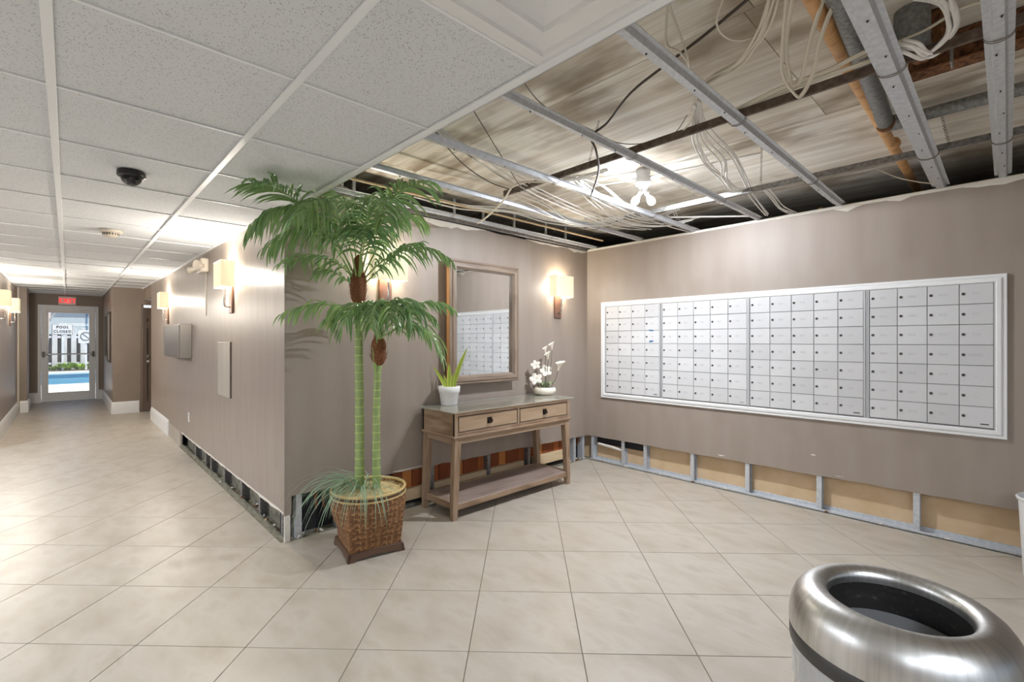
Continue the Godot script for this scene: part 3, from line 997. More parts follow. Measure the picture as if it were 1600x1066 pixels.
# ---------------------------------------------------------------- dropped ceiling
func build_dropped_ceiling() -> void:
	var c := struct("ceiling")
	c.position = V(0, CEIL0, 0)
	c.rotation.x = atan(CEIL_S)
	var xs := [-4.0, -3.295, -2.645, -1.995, -1.345, -0.695, -0.045, 0.605, 1.19]
	var shared := {}
	for i in range(-8, 22):
		var z1 := -1.10 - 0.668 * i
		var z0 := z1 - 0.668
		if z0 < -15.75:
			z0 = -15.7
		if z1 < -15.5 or z0 > 5.0:
			continue
		z1 = min(z1, 5.0)
		for k in xs.size() - 1:
			var x0: float = xs[k]
			var x1: float = xs[k + 1]
			if z1 < -9.3:
				if x1 < -0.73:
					continue
				if k == 5:
					x0 = -0.79
					x1 = -0.045
				elif k == 4:
					continue
			if k == 7 and (i == -1 or i == -2):
				continue
			var key := "%.3f %.3f" % [x1 - x0, z1 - z0]
			if not shared.has(key):
				var st := new_st()
				cb(st, V(0, 0.013, 0), V(x1 - x0 - 0.004, 0.014, z1 - z0 - 0.004), 0.002)
				shared[key] = st.commit()
			var o := obj("ceiling_tile", shared[key], M.speck, c)
			o.position = V((x0 + x1) / 2, rng.randf_range(-0.0008, 0.0008), (z0 + z1) / 2)
	# grid: main runners along the hall, thin cross tees
	for x in [-0.045, 0.605, -0.695, -1.345, -1.995, -2.645, -3.295]:
		var za := -15.7 if x > -0.1 else -9.2
		box_obj("main_tee", V(x - 0.014, -0.004, za), V(x + 0.014, 0.005, 5.0), M.tbar, c, 0.001)
	for i in range(-8, 22):
		var z := -1.10 - 0.668 * i
		if z < -15.5:
			continue
		var x_end := 0.605 if z > -0.6 and z < 0.1 else 1.19
		box_obj("cross_tee", V(-0.79 if z < -9.2 else -4.0, -0.001, z - 0.0055), V(x_end, 0.006, z + 0.0055), M.tbar, c, 0.001)
	# wall angles and the trim along the opened bay
	box_obj("wall_angle", V(1.095, -0.006, -15.6), V(1.125, 0.03, -3.54), M.tbar, c, 0.001)
	box_obj("wall_angle", V(-0.75, -0.006, -15.6), V(-0.705, 0.03, -9.2), M.tbar, c, 0.001)
	box_obj("edge_trim", V(1.155, -0.006, -3.54), V(1.195, 0.004, 5.0), M.tbar, c, 0.001)
	box_obj("edge_upstand", V(1.188, -0.006, -3.54), V(1.195, 0.085, 5.0), M.tbar, c, 0.001)
	# stepped decorative ceiling panel in the corner cell
	var prof := [Vector2(0, 0.0), Vector2(0.045, 0.0), Vector2(0.05, 0.012), Vector2(0.085, 0.03), Vector2(0.10, 0.03), Vector2(0.105, 0.045), Vector2(0.145, 0.085), Vector2(0.165, 0.085), Vector2(0.17, 0.10), Vector2(0.215, 0.145), Vector2(0.235, 0.145), Vector2(0.245, 0.165)]
	for q in prof.size():
		prof[q].y = -prof[q].y
	for k in 4:
		var st := new_st()
		mitre(st, Rect2(0.612, -1.095, 0.566, 1.33), prof, V(0, 0.002, 0), Vector3.RIGHT, Vector3.BACK, Vector3.DOWN, k)
		obj("stepped_moulding", st, M.white, c)
	box_obj("stepped_moulding_top", V(0.80, 0.164, -0.92), V(1.0, 0.18, 0.06), M.white, c, 0.0)
	# backing over the tiles
	box_obj("plenum_board", V(-4.1, 0.21, -15.7), V(1.16, 0.23, 5.0), M.void, c, 0.0)

# ---------------------------------------------------------------- opened ceiling
func sheet(parent: Node, x0: float, x1: float, z0: float, z1: float, y: float, m: Material, flip: bool) -> void:
	var st := new_st()
	var c := 0.0015
	var P := [V(x0 + c, y, z0 + c), V(x1 - c, y, z0 + c), V(x1 - c, y, z1 - c), V(x0 + c, y, z1 - c)]
	var L := (z1 - z0) / 2.56
	var U := [Vector2(0, 0), Vector2(1, 0), Vector2(1, L), Vector2(0, L)]
	if flip:
		U = [Vector2(1, L), Vector2(0, L), Vector2(0, 0), Vector2(1, 0)]
	for t in [[0, 2, 1], [0, 3, 2]]:
		for j in t:
			st.set_normal(Vector3.DOWN)
			st.set_uv(U[j])
			st.add_vertex(P[j])
	for k in 4:
		var a: Vector3 = P[k]
		var b: Vector3 = P[(k + 1) % 4]
		var o := ((a + b) * 0.5 - V((x0 + x1) / 2, y, (z0 + z1) / 2))
		poly(st, [a, b, b + V(0, 0.018, 0), a + V(0, 0.018, 0)], o)
	obj("plywood_sheet", st, m, parent)

func hat(x0: float, x1: float, z: float, y: float, w := 0.062) -> SurfaceTool:
	# hat-shaped furring channel running along x, open side up
	var st := new_st()
	var t := 0.0025
	var p := [Vector2(-w / 2 - 0.012, 0.024), Vector2(-w / 2 + 0.006, 0.024), Vector2(-w / 2 + 0.014, 0.0), Vector2(w / 2 - 0.014, 0.0), Vector2(w / 2 - 0.006, 0.024), Vector2(w / 2 + 0.012, 0.024)]
	var q := PackedVector2Array()
	for e in p:
		q.append(e)
	for k in range(p.size() - 1, -1, -1):
		q.append(p[k] + Vector2(0, t))
	slab(st, q, V(x0, y, z), Vector3.BACK, Vector3.UP, V(x1 - x0, 0, 0))
	return st

func build_open_ceiling() -> void:
	var c := struct("ceiling_deck")
	var xe := [0.75, 2.03, 3.31, 4.59, 5.87]
	var seams := [[-4.8, -3.27, -0.71, 1.85, 4.41, 5.1], [-4.8, -3.31, -0.75, 1.81, 4.37, 5.1], [-4.8, -2.0, 0.56, 3.12, 5.1], [-4.8, -2.6, -0.04, 2.52, 5.1]]
	for i in 4:
		for k in seams[i].size() - 1:
			sheet(c, xe[i], xe[i + 1], seams[i][k], seams[i][k + 1], 2.80, [M.ply0, M.ply1][(i + k) % 2], (i + k) % 3 == 0)
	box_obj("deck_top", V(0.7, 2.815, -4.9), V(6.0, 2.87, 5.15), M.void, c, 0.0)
	# top track of the back wall and the short uprights in the gap above it
	box_obj("top_track", V(1.2, 2.545, -3.60), V(4.66, 2.585, -3.52), M.galv_dark, c)
	for x in [1.42, 1.56, 1.66, 2.18, 2.66, 3.02, 3.45, 3.95, 4.3]:
		box_obj("hanger_strap", V(x, 2.54, -3.64), V(x + (0.03 if x > 1.5 else 0.018), 2.80, -3.62), M.galv, c)
	box_obj("void_panel", V(1.2, 2.25, -4.1), V(4.7, 2.8, -4.05), M.void_blue, c, 0.0)  # dark bluish sheet painted as the dim gap above the back wall
	# furring channels
	var fz := [-3.42, -2.80, -2.19, -1.575, -0.95, -0.333, -0.021]
	var fx := [1.22, 1.22, 1.22, 1.24, 1.24, 1.24, 1.24]
	var lab := ["galvanised furring channel closest to the mirror wall, above the palm", "galvanised furring channel second from the mirror wall, under the tangled cables", "galvanised furring channel third from the mirror wall, carrying the pale cable bundle", "galvanised furring channel passing just in front of the bare bulbs", "galvanised furring channel starting beside the stepped white ceiling panel", "wide galvanised furring channel alongside the grey and tan pipes", "galvanised furring channel nearest the right edge of the ceiling"]
	for i in fz.size():
		var w: float = [0.05, 0.056, 0.056, 0.05, 0.056, 0.072, 0.058][i]
		var t := thing("furring_channel", lab[i], "metal channel", V(0, 2.548, fz[i]), 0.0, "furring channels of the opened ceiling")
		obj("channel", hat(fx[i], 4.63, 0, 0, w), M.galv if i != 1 and i != 3 and i != 4 else M.galv, t)
		var st := new_st()
		for k in 9:
			var x := 1.62 + k * 0.33 + 0.03 * ((k * 5) % 3)
			lathe(st, [Vector2(0.0, -0.006), Vector2(0.0022, -0.006), Vector2(0.0022, 0.0), Vector2(0.006, 0.0), Vector2(0.006, 0.001)], V(x, 0, 0.008 * ((k % 3) - 1)), 8)
		obj("screws", st, M.lock, t).set_meta("kind", "stuff")
		st = new_st()
		for x in [2.49, 3.80]:
			for dz in [-0.004, 0.004]:
				var lo := []
				for k in 9:
					var a := PI + PI * k / 8.0
					lo.append(V(x + dz * 2.0, 0.026 + sin(a) * 0.03, cos(a) * (w / 2 + 0.014)))
				tube(st, lo, 0.0016, 5)
		obj("tie_wire", st, M.wire, t)
	# carriers on top of the furring, along the hall direction
	var t := thing("carrier_channel", "long dark steel carrier bar crossing over the furring channels mid-ceiling", "metal channel", V(2.49, 2.578, -0.6), 0.0, "dark carrier bars")
	obj("channel", carrier(-2.72, 3.0), M.iron, t)
	t = thing("carrier_channel", "dark steel carrier bar close to the mailbox wall", "metal channel", V(3.80, 2.578, -0.6), 0.0, "dark carrier bars")
	obj("channel", carrier(-2.95, 3.0), M.galv_dark, t)
	var lumber := box_obj("wood_batten", V(1.3, 2.57, -3.165), V(4.4, 2.582, -3.14), M.lumber, self)
	tag(lumber, "pale wooden batten beside the furring channels near the mirror wall", "batten")
	var bm := thing("rusty_beam", "rusty dark steel beam under the plywood at the top right", "beam", V(2.86, 2.71, 0.3))
	var st := new_st()
	bx(st, V(-0.05, -0.045, -0.62), V(0.05, -0.035, 3.0), 0.003)
	bx(st, V(-0.05, 0.08, -0.62), V(0.05, 0.088, 3.0), 0.003)
	bx(st, V(-0.004, -0.035, -0.62), V(0.004, 0.08, 3.0), 0.0)
	obj("flanges", st, M.rust, bm)
	t = thing("rusty_pipe_stub", "corroded grey drain pipe stub with rust, dropping beside the rusty beam", "pipe", V(2.52, 2.62, -0.27))
	st = new_st()
	lathe(st, [Vector2(0.0, 0.0), Vector2(0.05, 0.0), Vector2(0.06, 0.015), Vector2(0.06, 0.18)], Vector3.ZERO, 20)
	obj("pipe", st, M.steel_pipe, t)
	st = new_st()
	cb(st, V(0.09, 0.10, 0.06), V(0.10, 0.17, 0.09), 0.02)
	cb(st, V(0.08, 0.02, 0.02), V(0.07, 0.05, 0.06), 0.012)
	obj("rust_lump", st, M.rust, t)
	t = thing("hanger_plate", "short galvanised hanger plate beside the rusty beam", "bracket", V(2.68, 2.66, -0.16))
	box_obj("plate", V(-0.035, -0.07, -0.004), V(0.035, 0.14, 0.004), M.galv_dark, t)
	# pipes
	t = thing("tan_pipe", "long tan pipe running beside the grey pipe towards the mailbox wall", "pipe", V(1.3, 2.735, -0.52))
	tube_obj("pipe", [V(0, 0, 0.02), V(1.6, 0, 0.0), V(4.4, 0, -0.01)], 0.028, M.copper, t, 14)
	for x in [0.9, 1.9, 2.6]:
		tube_obj("coupling", [V(x, 0, 0.012), V(x + 0.05, 0, 0.012)], 0.0315, M.copper, t, 14)
	t = thing("grey_pipe", "thick galvanised grey pipe ending in a tee near the middle of the ceiling", "pipe", V(1.3, 2.74, -0.455))
	tube_obj("pipe", [V(0, 0, 0.06), V(2.24, -0.005, -0.045)], 0.042, M.steel_pipe, t, 16)
	tube_obj("socket_rim", [V(2.20, -0.005, -0.043), V(2.25, -0.005, -0.046)], 0.047, M.rust, t, 16)
	t = thing("crossing_pipe", "grey pipe with rust patches branching sideways from the tee under the plywood", "pipe", V(3.57, 2.74, -0.42))
	tube_obj("pipe", [V(0, 0, 0), V(0, 0, 0.75)], 0.034, M.steel_pipe, t, 14)
	tube_obj("fitting", [V(0, 0, -0.08), V(0, 0, 0.0)], 0.045, M.steel_pipe, t, 14)
	tube_obj("fitting", [V(0, 0, 0.0), V(0, 0, 0.045)], 0.052, M.rust, t, 14)
	tube_obj("elbow", spline([V(0, 0, 0.70), V(0, 0, 0.77), V(0, 0.03, 0.80), V(0, 0.07, 0.80)], 4), 0.042, M.steel_pipe, t, 14)
	t = thing("broken_pipe_end", "short broken wooden peg poking out of the dark gap over the mailbox wall", "peg", V(4.75, 2.585, -1.12))
	tube_obj("peg", [V(0, 0, 0), V(0.3, 0.02, 0.02)], 0.018, M.copper, t, 10)
	# twisted hanger wires
	var hw := [[V(3.62, 2.58, -1.22), V(3.40, 2.78, -1.14), "twisted hanger wire dropping to the carrier bar behind the long furring channel"], [V(3.80, 2.585, -0.235), V(3.62, 2.79, -0.27), "twisted rusty hanger wire between the two widest furring channels"], [V(2.49, 2.59, -1.90), V(2.36, 2.79, -1.72), "twisted hanger wire above the cable tangle beside the dark carrier bar"]]
	for h in hw:
		st = new_st()
		for s in [0.0, PI]:
			var p := []
			for k in 40:
				var f := k / 39.0
				var q: Vector3 = h[0].lerp(h[1], f)
				p.append(q + V(cos(s + f * 44.0), 0, sin(s + f * 44.0)) * 0.006)
			tube(st, p, 0.0016, 4)
		tag(obj("hanger_wire", st, M.wire), h[2], "wire", "twisted hanger wires")

func carrier(z0: float, z1: float) -> SurfaceTool:
	var st := new_st()
	slab(st, PackedVector2Array([Vector2(-0.008, 0), Vector2(0.010, 0), Vector2(0.010, 0.003), Vector2(-0.005, 0.003), Vector2(-0.005, 0.037), Vector2(0.010, 0.037), Vector2(0.010, 0.04), Vector2(-0.008, 0.04)]), V(0, 0, z0 + 0.6), Vector3.RIGHT, Vector3.UP, V(0, 0, z1 - z0))
	return st

# ---------------------------------------------------------------- outdoors
func build_outdoors() -> void:
	var g := struct("floor_patio")
	box_obj("paving", V(-14, -0.2, -21.6), V(14, -0.01, -15.62), M.pool_deck, g, 0.0)
	box_obj("paving", V(-14, -0.6, -40), V(14, -0.01, -23.6), M.pool_deck, g, 0.0)
	var p := thing("swimming_pool", "raised blue swimming pool with a white coping outside the glass door", "pool", V(0, 0, -20.5))
	box_obj("basin", V(-7, -1.2, -3.1), V(7, -1.1, -1.2), M.pool_wall, p, 0.0)
	box_obj("water", V(-7, -0.2, -2.9), V(7, -0.10, -1.2), M.water, p, 0.0)
	box_obj("far_wall", V(-7, -0.6, -3.1), V(7, 0.24, -2.9), M.pool_wall, p, 0.0)
	box_obj("coping", V(-7, 0.24, -3.25), V(7, 0.33, -2.85), M.white, p, 0.01)
	box_obj("coping", V(-7, -0.2, -1.22), V(7, 0.0, -1.0), M.white, p, 0.01)
	# fence pickets
	var f := thing("picket_fence", "tall white picket fence with dark gaps behind the pool", "fence", V(0, 0, -24.6))
	var sh := new_st()
	bx(sh, V(-0.075, 0.2, -0.012), V(0.075, 1.95, 0.012), 0.006)
	var mesh := sh.commit()
	for k in 44:
		var o := obj("picket", mesh, M.fence, f)
		o.position = V(-5.6 + k * 0.262, 0.0, 0)
	box_obj("rail", V(-6, 0.55, -0.06), V(6, 0.63, -0.014), M.fence, f)
	box_obj("rail", V(-6, 1.55, -0.06), V(6, 1.63, -0.014), M.fence, f)
	box_obj("shaded_backing", V(-6, 0.0, -0.6), V(6, 1.7, -0.55), M.dark_gap, f, 0.0)  # dark board whose colour stands for shade between the pickets
	# house beyond
	var h := thing("pool_house", "pale blue house with a low white roof behind the fence", "house", V(0, 0, -29))
	box_obj("wall", V(-9, 0, -4), V(9, 2.75, 0), M.house, h, 0.0)
	box_obj("fascia", V(-9.3, 2.78, -0.2), V(9.3, 2.98, 0.10), M.house_trim, h, 0.01)
	box_obj("roof", V(-9.4, 2.98, -4), V(9.4, 3.2, 0.14), M.roof_white, h, 0.01)
	for k in 7:
		box_obj("batten", V(-5.0 + k * 1.4, 0.3, 0.0), V(-4.94 + k * 1.4, 2.7, 0.02), M.house_trim, h)
	# planting
	var r := RandomNumberGenerator.new()
	r.seed = 4
	for k in 5:
		var st := new_st()
		for i in 60:
			var a := r.randf() * TAU
			var d := V(cos(a), r.randf_range(0.5, 1.3), sin(a)).normalized()
			var b := V(cos(a) * 0.1 * r.randf(), 0, sin(a) * 0.1 * r.randf())
			leaf_strip(st, [b, b + d * 0.12, b + d * 0.2 + V(0, 0.01, 0), b + d * 0.26 - V(0, 0.02, 0)], 0.05)
		var o := obj("foliage", st, M.bush, thing("garden_bush", ["low yellow-green bush at the left foot of the fence", "low yellow-green bush second from the left at the fence foot", "round yellow-green bush in the centre of the pool planting", "yellow-green bush right of centre along the fence foot", "low yellow-green bush at the right foot of the fence"][k], "bush", V(-0.75 + k * 0.36, 0.37, -24.1), 0.0, "bushes at the foot of the pool fence"))
		o.scale = Vector3.ONE * [0.7, 0.9, 1.5, 1.3, 0.7][k]
	box_obj("planter_soil", V(-7, -0.01, -24.5), V(7, 0.36, -23.78), M.concrete, g, 0.0)
	# pale palm trunk at the left
	var tr := thing("garden_tree", "pale leaning tree trunk with forked branches left of the pool sign", "tree", V(-0.66, 0.0, -24.15))
	var st := new_st()
	tube(st, spline([V(0, 0, 0), V(0.05, 1.0, 0), V(0.10, 2.0, 0), V(0.2, 3.2, 0)], 5), 0.10, 10, 0.07)
	obj("trunk", st, M.bark, tr)
	st = new_st()
	tube(st, spline([V(0.09, 1.75, 0), V(-0.1, 2.1, 0.05), V(-0.3, 2.5, 0.1)], 5), 0.05, 8, 0.02)
	tube(st, spline([V(0.12, 2.1, 0), V(0.22, 2.3, 0.05), V(0.34, 2.5, 0.1)], 5), 0.045, 8, 0.015)
	obj("branch", st, M.bark, tr)
	# signs on the fence
	var sg := thing("pool_sign", "white rectangular sign reading POOL CLOSED on the fence", "sign", V(-0.14, 1.87, -23.9))
	box_obj("board", V(-0.29, -0.20, -0.02), V(0.29, 0.20, 0.0), M.white, sg, 0.004)
	st = new_st()
	for k in 4:
		mitre(st, Rect2(-0.28, -0.19, 0.56, 0.38), [Vector2(0, 0), Vector2(0, 0.003), Vector2(0.012, 0.003), Vector2(0.012, 0)], V(0, 0, 0), Vector3.RIGHT, Vector3.UP, Vector3.BACK, k)
	obj("border", st, M.dark_print, sg)
	var line := 0
	for w in ["POOL", "CLOSED"]:
		var tm := TextMesh.new()
		tm.text = w
		tm.font = font(true)
		tm.font_size = 32
		tm.pixel_size = 0.0041
		tm.depth = 0.004
		var o := obj("lettering", tm, M.dark_print, sg)
		o.position = V(0, 0.08 - 0.16 * line, 0.003)
		line += 1
	box_obj("post", V(-0.03, -1.6, -0.06), V(0.03, 0.2, -0.02), M.fence, sg)
	var s2 := thing("round_symbol_sign", "small white sign with a dark ringed symbol right of the pool sign", "sign", V(0.50, 1.60, -23.9))
	box_obj("board", V(-0.22, -0.24, -0.02), V(0.22, 0.24, 0.0), M.white, s2, 0.004)
	st = new_st()
	var ring := []
	for k in 33:
		ring.append(V(cos(TAU * k / 32.0), sin(TAU * k / 32.0), 0) * 0.15 + V(0, 0.02, 0.004))
	tube(st, ring, 0.012, 6)
	tube(st, [V(-0.10, 0.12, 0.004), V(0.10, -0.08, 0.004)], 0.010, 6)
	obj("symbol", st, M.dark_print, s2)
	box_obj("post", V(-0.03, -1.5, -0.06), V(0.03, 0.2, -0.02), M.fence, s2)

func leaf_strip(st: SurfaceTool, p: Array, w: float, fold := 0.0, side := Vector3.ZERO) -> void:
	# tapered curved blade along p
	var n := p.size()
	var pl := Vector3.ZERO
	var pr := Vector3.ZERO
	var pm := Vector3.ZERO
	for i in n:
		var t: Vector3 = (p[min(i + 1, n - 1)] - p[max(i - 1, 0)]).normalized()
		var s := side
		if s == Vector3.ZERO:
			s = t.cross(Vector3.UP)
			if s.length() < 0.05:
				s = Vector3.RIGHT
		s = (s - t * s.dot(t)).normalized()
		var f := float(i) / (n - 1)
		var ww := w * 0.5 * (0.45 + 0.55 * sin(PI * min(0.5 + 0.0, f * 1.3))) * (1.0 - pow(f, 3.0) * 0.97)
		var up := s.cross(t).normalized()
		var l: Vector3 = p[i] - s * ww + up * fold * ww
		var r: Vector3 = p[i] + s * ww + up * fold * ww
		if i > 0:
			if fold != 0.0:
				poly(st, [pl, pm, p[i], l], up)
				poly(st, [pm, pr, r, p[i]], up)
			else:
				poly(st, [pl, pr, r, l], up)
		pl = l
		pr = r
		pm = p[i]

# ---------------------------------------------------------------- mailboxes
func build_mailboxes() -> void:
	var z0s := [-3.249, -2.528, -1.644, -0.749]
	var ncol := [4, 5, 5, 4]
	var where := ["far left mailbox bank of four columns, with two blue tape scraps", "second mailbox bank from the left, five narrow-looking columns", "third mailbox bank from the left, catching the lamp glare along its top", "far right mailbox bank of four columns, next to the white moulding end"]
	var cw := 0.1712
	var rh := 0.1432
	var y1 := 1.842
	var st := new_st()
	cb(st, V(0, 0, 0), V(0.006, rh - 0.0045, cw - 0.004), 0.0012)
	var door: ArrayMesh = st.commit()
	st = new_st()
	lathe(st, [Vector2(0.0, 0.0035), Vector2(0.0035, 0.0035), Vector2(0.004, 0.002), Vector2(0.0075, 0.004), Vector2(0.0098, 0.003), Vector2(0.0105, 0.0)], Vector3.ZERO, 14, Basis(Vector3.BACK, PI / 2))
	var lock: ArrayMesh = st.commit()
	var f := font()
	var r := RandomNumberGenerator.new()
	r.seed = 12
	var nums := {}
	for b in 4:
		var w: float = cw * ncol[b]
		var bank := thing("mailbox_bank", where[b], "mailbox", V(4.606, y1, z0s[b]), 0.0, "aluminium mailbox banks")
		box_obj("back_panel", V(0.0, -rh * 7 - 0.004, -0.004), V(0.012, 0.004, w + 0.004), M.alu_gap, bank, 0.0)
		st = new_st()
		bx(st, V(-0.012, -rh * 7 - 0.008, -0.014), V(0.012, 0.008, -0.002), 0.002)
		bx(st, V(-0.012, -rh * 7 - 0.008, w + 0.001), V(0.012, 0.008, w + 0.014), 0.002)
		if b == 1 or b == 2:
			bx(st, V(-0.014, -rh * 7 - 0.008, w + 0.017), V(0.012, 0.008, w + 0.025), 0.002)
		obj("bank_frame", st, M.alu_frame, bank)
		for c in ncol[b]:
			for row in 7:
				var d := obj("mailbox_door", door, [M.alu, M.alu1, M.alu, M.alu2][r.randi() % 4], bank)
				d.position = V(-0.005, -rh * (row + 0.5), cw * (c + 0.5))
				var lk := obj("lock", lock, M.lock, d)
				lk.position = V(-0.003, 0.002, -cw / 2 + 0.021)
				var text := ""
				if b == 3:
					text = str(1001 + c * 7 + row) if c < 3 else ["512", "513", "514", "A5000C", ". .", ". .", ". ."][row]
				else:
					text = str([100, 300, 500][b] + c * 7 + row + 1)
				var tm := TextMesh.new()
				tm.text = text
				tm.font = f
				tm.font_size = 16
				tm.pixel_size = 0.0014
				tm.depth = 0.0008
				tm.curve_step = 3.0
				var o := obj("engraved_number", tm, M.engrave if text != ". ." else M.lock, d)
				o.rotation.y = -PI / 2
				o.position = V(-0.0033, 0.002, 0.0)
				if c == ncol[b] - 1 and row == 6:
					box_obj("maker_label", V(-0.0036, -0.052, 0.02), V(-0.003, -0.044, 0.062), M.dark_print if b != 1 else M.alu_gap, d, 0.0)
		if b == 0:
			st = new_st()
			cb(st, V(-0.0095, -rh * 2.0, cw * 3.45), V(0.002, 0.012, 0.055), 0.0, Basis(Vector3.RIGHT, 0.1))
			cb(st, V(-0.0095, -rh * 2.83, cw * 3.45), V(0.002, 0.017, 0.045), 0.0, Basis(Vector3.RIGHT, -0.15))
			obj("blue_tape", st, M.blue_tape, bank)
	# white picture-frame moulding around all banks
	var fr := thing("mailbox_moulding", "long white stepped moulding framing all four mailbox banks", "moulding", V(4.62, 0, 0))
	var prof := [Vector2(0, 0), Vector2(0, 0.018), Vector2(0.004, 0.022), Vector2(0.016, 0.022), Vector2(0.019, 0.017), Vector2(0.023, 0.017), Vector2(0.029, 0.029), Vector2(0.05, 0.031), Vector2(0.056, 0.026), Vector2(0.058, 0.012), Vector2(0.058, 0)]
	for k in 4:
		st = new_st()
		mitre(st, Rect2(-3.322, 0.772, 3.322, 1.126), prof, Vector3.ZERO, Vector3.BACK, Vector3.UP, Vector3.LEFT, k)
		obj("moulding_length", st, M.white_trim, fr)

# ---------------------------------------------------------------- console table
func build_table() -> void:
	var x0 := 2.238
	var x1 := 3.665
	var zf := -3.03
	var zb := -3.49
	var t := thing("console_table", "weathered brown wooden console table with two drawers, slanted legs and a low shelf", "table", V((x0 + x1) / 2, 0, (zf + zb) / 2))
	var W := (x1 - x0) / 2
	var D := (zf - zb) / 2
	var st: SurfaceTool
	box_obj("side_panel", V(-W, 0.672, -D), V(-W + 0.02, 0.852, D), M.wood_x, t, 0.002)
	box_obj("side_panel", V(W - 0.02, 0.672, -D), V(W, 0.852, D), M.wood_x, t, 0.002)
	box_obj("side_panel", V(-W, 0.672, -D), V(W, 0.852, -D + 0.02), M.wood_x, t, 0.002)
	box_obj("drawer_rail", V(-W, 0.832, D - 0.022), V(W, 0.856, D + 0.001), M.wood_x, t, 0.003)
	box_obj("drawer_rail", V(-W, 0.672, D - 0.022), V(W, 0.702, D + 0.001), M.wood_x, t, 0.003)
	box_obj("drawer_stile", V(-W, 0.672, D - 0.022), V(-W + 0.036, 0.856, D + 0.002), M.wood_y, t, 0.003)
	box_obj("drawer_stile", V(W - 0.036, 0.672, D - 0.022), V(W, 0.856, D + 0.002), M.wood_y, t, 0.003)
	box_obj("drawer_stile", V(-0.012, 0.69, D - 0.022), V(0.012, 0.84, D + 0.001), M.wood_y, t, 0.002)
	box_obj("top_board", V(-W - 0.004, 0.852, -D), V(W + 0.004, 0.866, D + 0.006), M.wood_x, t)
	st = new_st()
	bx(st, V(-W - 0.014, 0.652, -D - 0.006), V(W + 0.014, 0.674, D + 0.014), 0.005)
	obj("moulding", st, M.wood_x, t)
	box_obj("glass_top", V(-W - 0.035, 0.866, -D - 0.02), V(W + 0.035, 0.875, D + 0.03), M.glass_top, t, 0.002)
	for s in 2:
		var a := -W + 0.04 if s == 0 else 0.016
		var b := -0.016 if s == 0 else W - 0.04
		var d := box_obj("drawer", V(a, 0.706, D - 0.03), V(b, 0.828, D - 0.001), M.wood_drawer, t, 0.003)
		st = new_st()
		for k in 4:
			mitre(st, Rect2(a, 0.705, b - a, 0.124), [Vector2(0, 0), Vector2(0, 0.003), Vector2(0.004, 0.003), Vector2(0.004, 0.0)], V(0, 0, D - 0.001), Vector3.RIGHT, Vector3.UP, Vector3.BACK, k)
		obj("dark_edge", st, M.brown_dark, d)
		var c := (a + b) / 2
		box_obj("pull_plate", V(c - 0.026, 0.742, D - 0.001), V(c + 0.026, 0.794, D + 0.004), M.bronze, d, 0.002)
		st = new_st()
		tube(st, spline([V(c - 0.016, 0.778, D + 0.004), V(c - 0.016, 0.77, D + 0.02), V(c - 0.012, 0.755, D + 0.022), V(c + 0.012, 0.755, D + 0.022), V(c + 0.016, 0.77, D + 0.02), V(c + 0.016, 0.778, D + 0.004)], 4), 0.004, 8)
		obj("drawer_pull", st, M.bronze, d)
	# apron under the moulding
	box_obj("apron", V(-W + 0.03, 0.607, D - 0.03), V(W - 0.03, 0.652, D - 0.006), M.wood_x, t, 0.002)
	box_obj("apron", V(-W + 0.03, 0.607, -D + 0.004), V(W - 0.03, 0.652, -D + 0.028), M.wood_x, t, 0.002)
	box_obj("apron", V(-W + 0.006, 0.607, -D + 0.02), V(-W + 0.03, 0.652, D - 0.02), M.wood_x, t, 0.002)
	box_obj("apron", V(W - 0.03, 0.607, -D + 0.02), V(W - 0.006, 0.652, D - 0.02), M.wood_x, t, 0.002)
	for sx in [-1, 1]:
		for sz in [-1, 1]:
			st = new_st()
			# leg: wide at the top, leaning out and tapering to the foot
			var tx: float = sx * (W - 0.038)
			var tz: float = sz * (D - 0.028)
			var fx: float = sx * (W - 0.010)
			var fz: float = sz * (D - 0.024)
			var ring := func(cx: float, cz: float, y: float, hx: float, hz: float) -> Array:
				return [V(cx - hx, y, cz - hz), V(cx + hx, y, cz - hz), V(cx + hx, y, cz + hz), V(cx - hx, y, cz + hz)]
			var r0: Array = ring.call(fx, fz, 0.0, 0.021, 0.021)
			var r1: Array = ring.call(fx, fz, 0.10, 0.024, 0.024)
			var r2: Array = ring.call(tx, tz, 0.652, 0.032, 0.028)
			for pr in [[r0, r1], [r1, r2]]:
				for k in 4:
					var a: Vector3 = pr[0][k]
					var b: Vector3 = pr[0][(k + 1) % 4]
					poly(st, [a, b, pr[1][(k + 1) % 4], pr[1][k]], (a + b) * 0.5 - V(fx, a.y, fz))
			poly(st, r0, Vector3.DOWN)
			poly(st, r2, Vector3.UP)
			obj("leg", st, M.wood_y, t)
	st = new_st()
	bx(st, V(-W + 0.012, 0.10, -D + 0.02), V(W - 0.012, 0.128, D - 0.018), 0.004)
	obj("shelf", st, M.wood_grey, t)
	box_obj("shelf_rail", V(-W + 0.01, 0.075, D - 0.04), V(W - 0.01, 0.122, D - 0.014), M.wood_x, t, 0.003)
	box_obj("shelf_rail", V(-W + 0.01, 0.075, -D + 0.014), V(W - 0.01, 0.138, -D + 0.034), M.wood_x, t, 0.003)
	box_obj("shelf_rail", V(-W, 0.078, -D + 0.03), V(-W + 0.022, 0.135, D - 0.03), M.wood_x, t, 0.003)
	box_obj("shelf_rail", V(W - 0.022, 0.078, -D + 0.03), V(W, 0.135, D - 0.03), M.wood_x, t, 0.003)

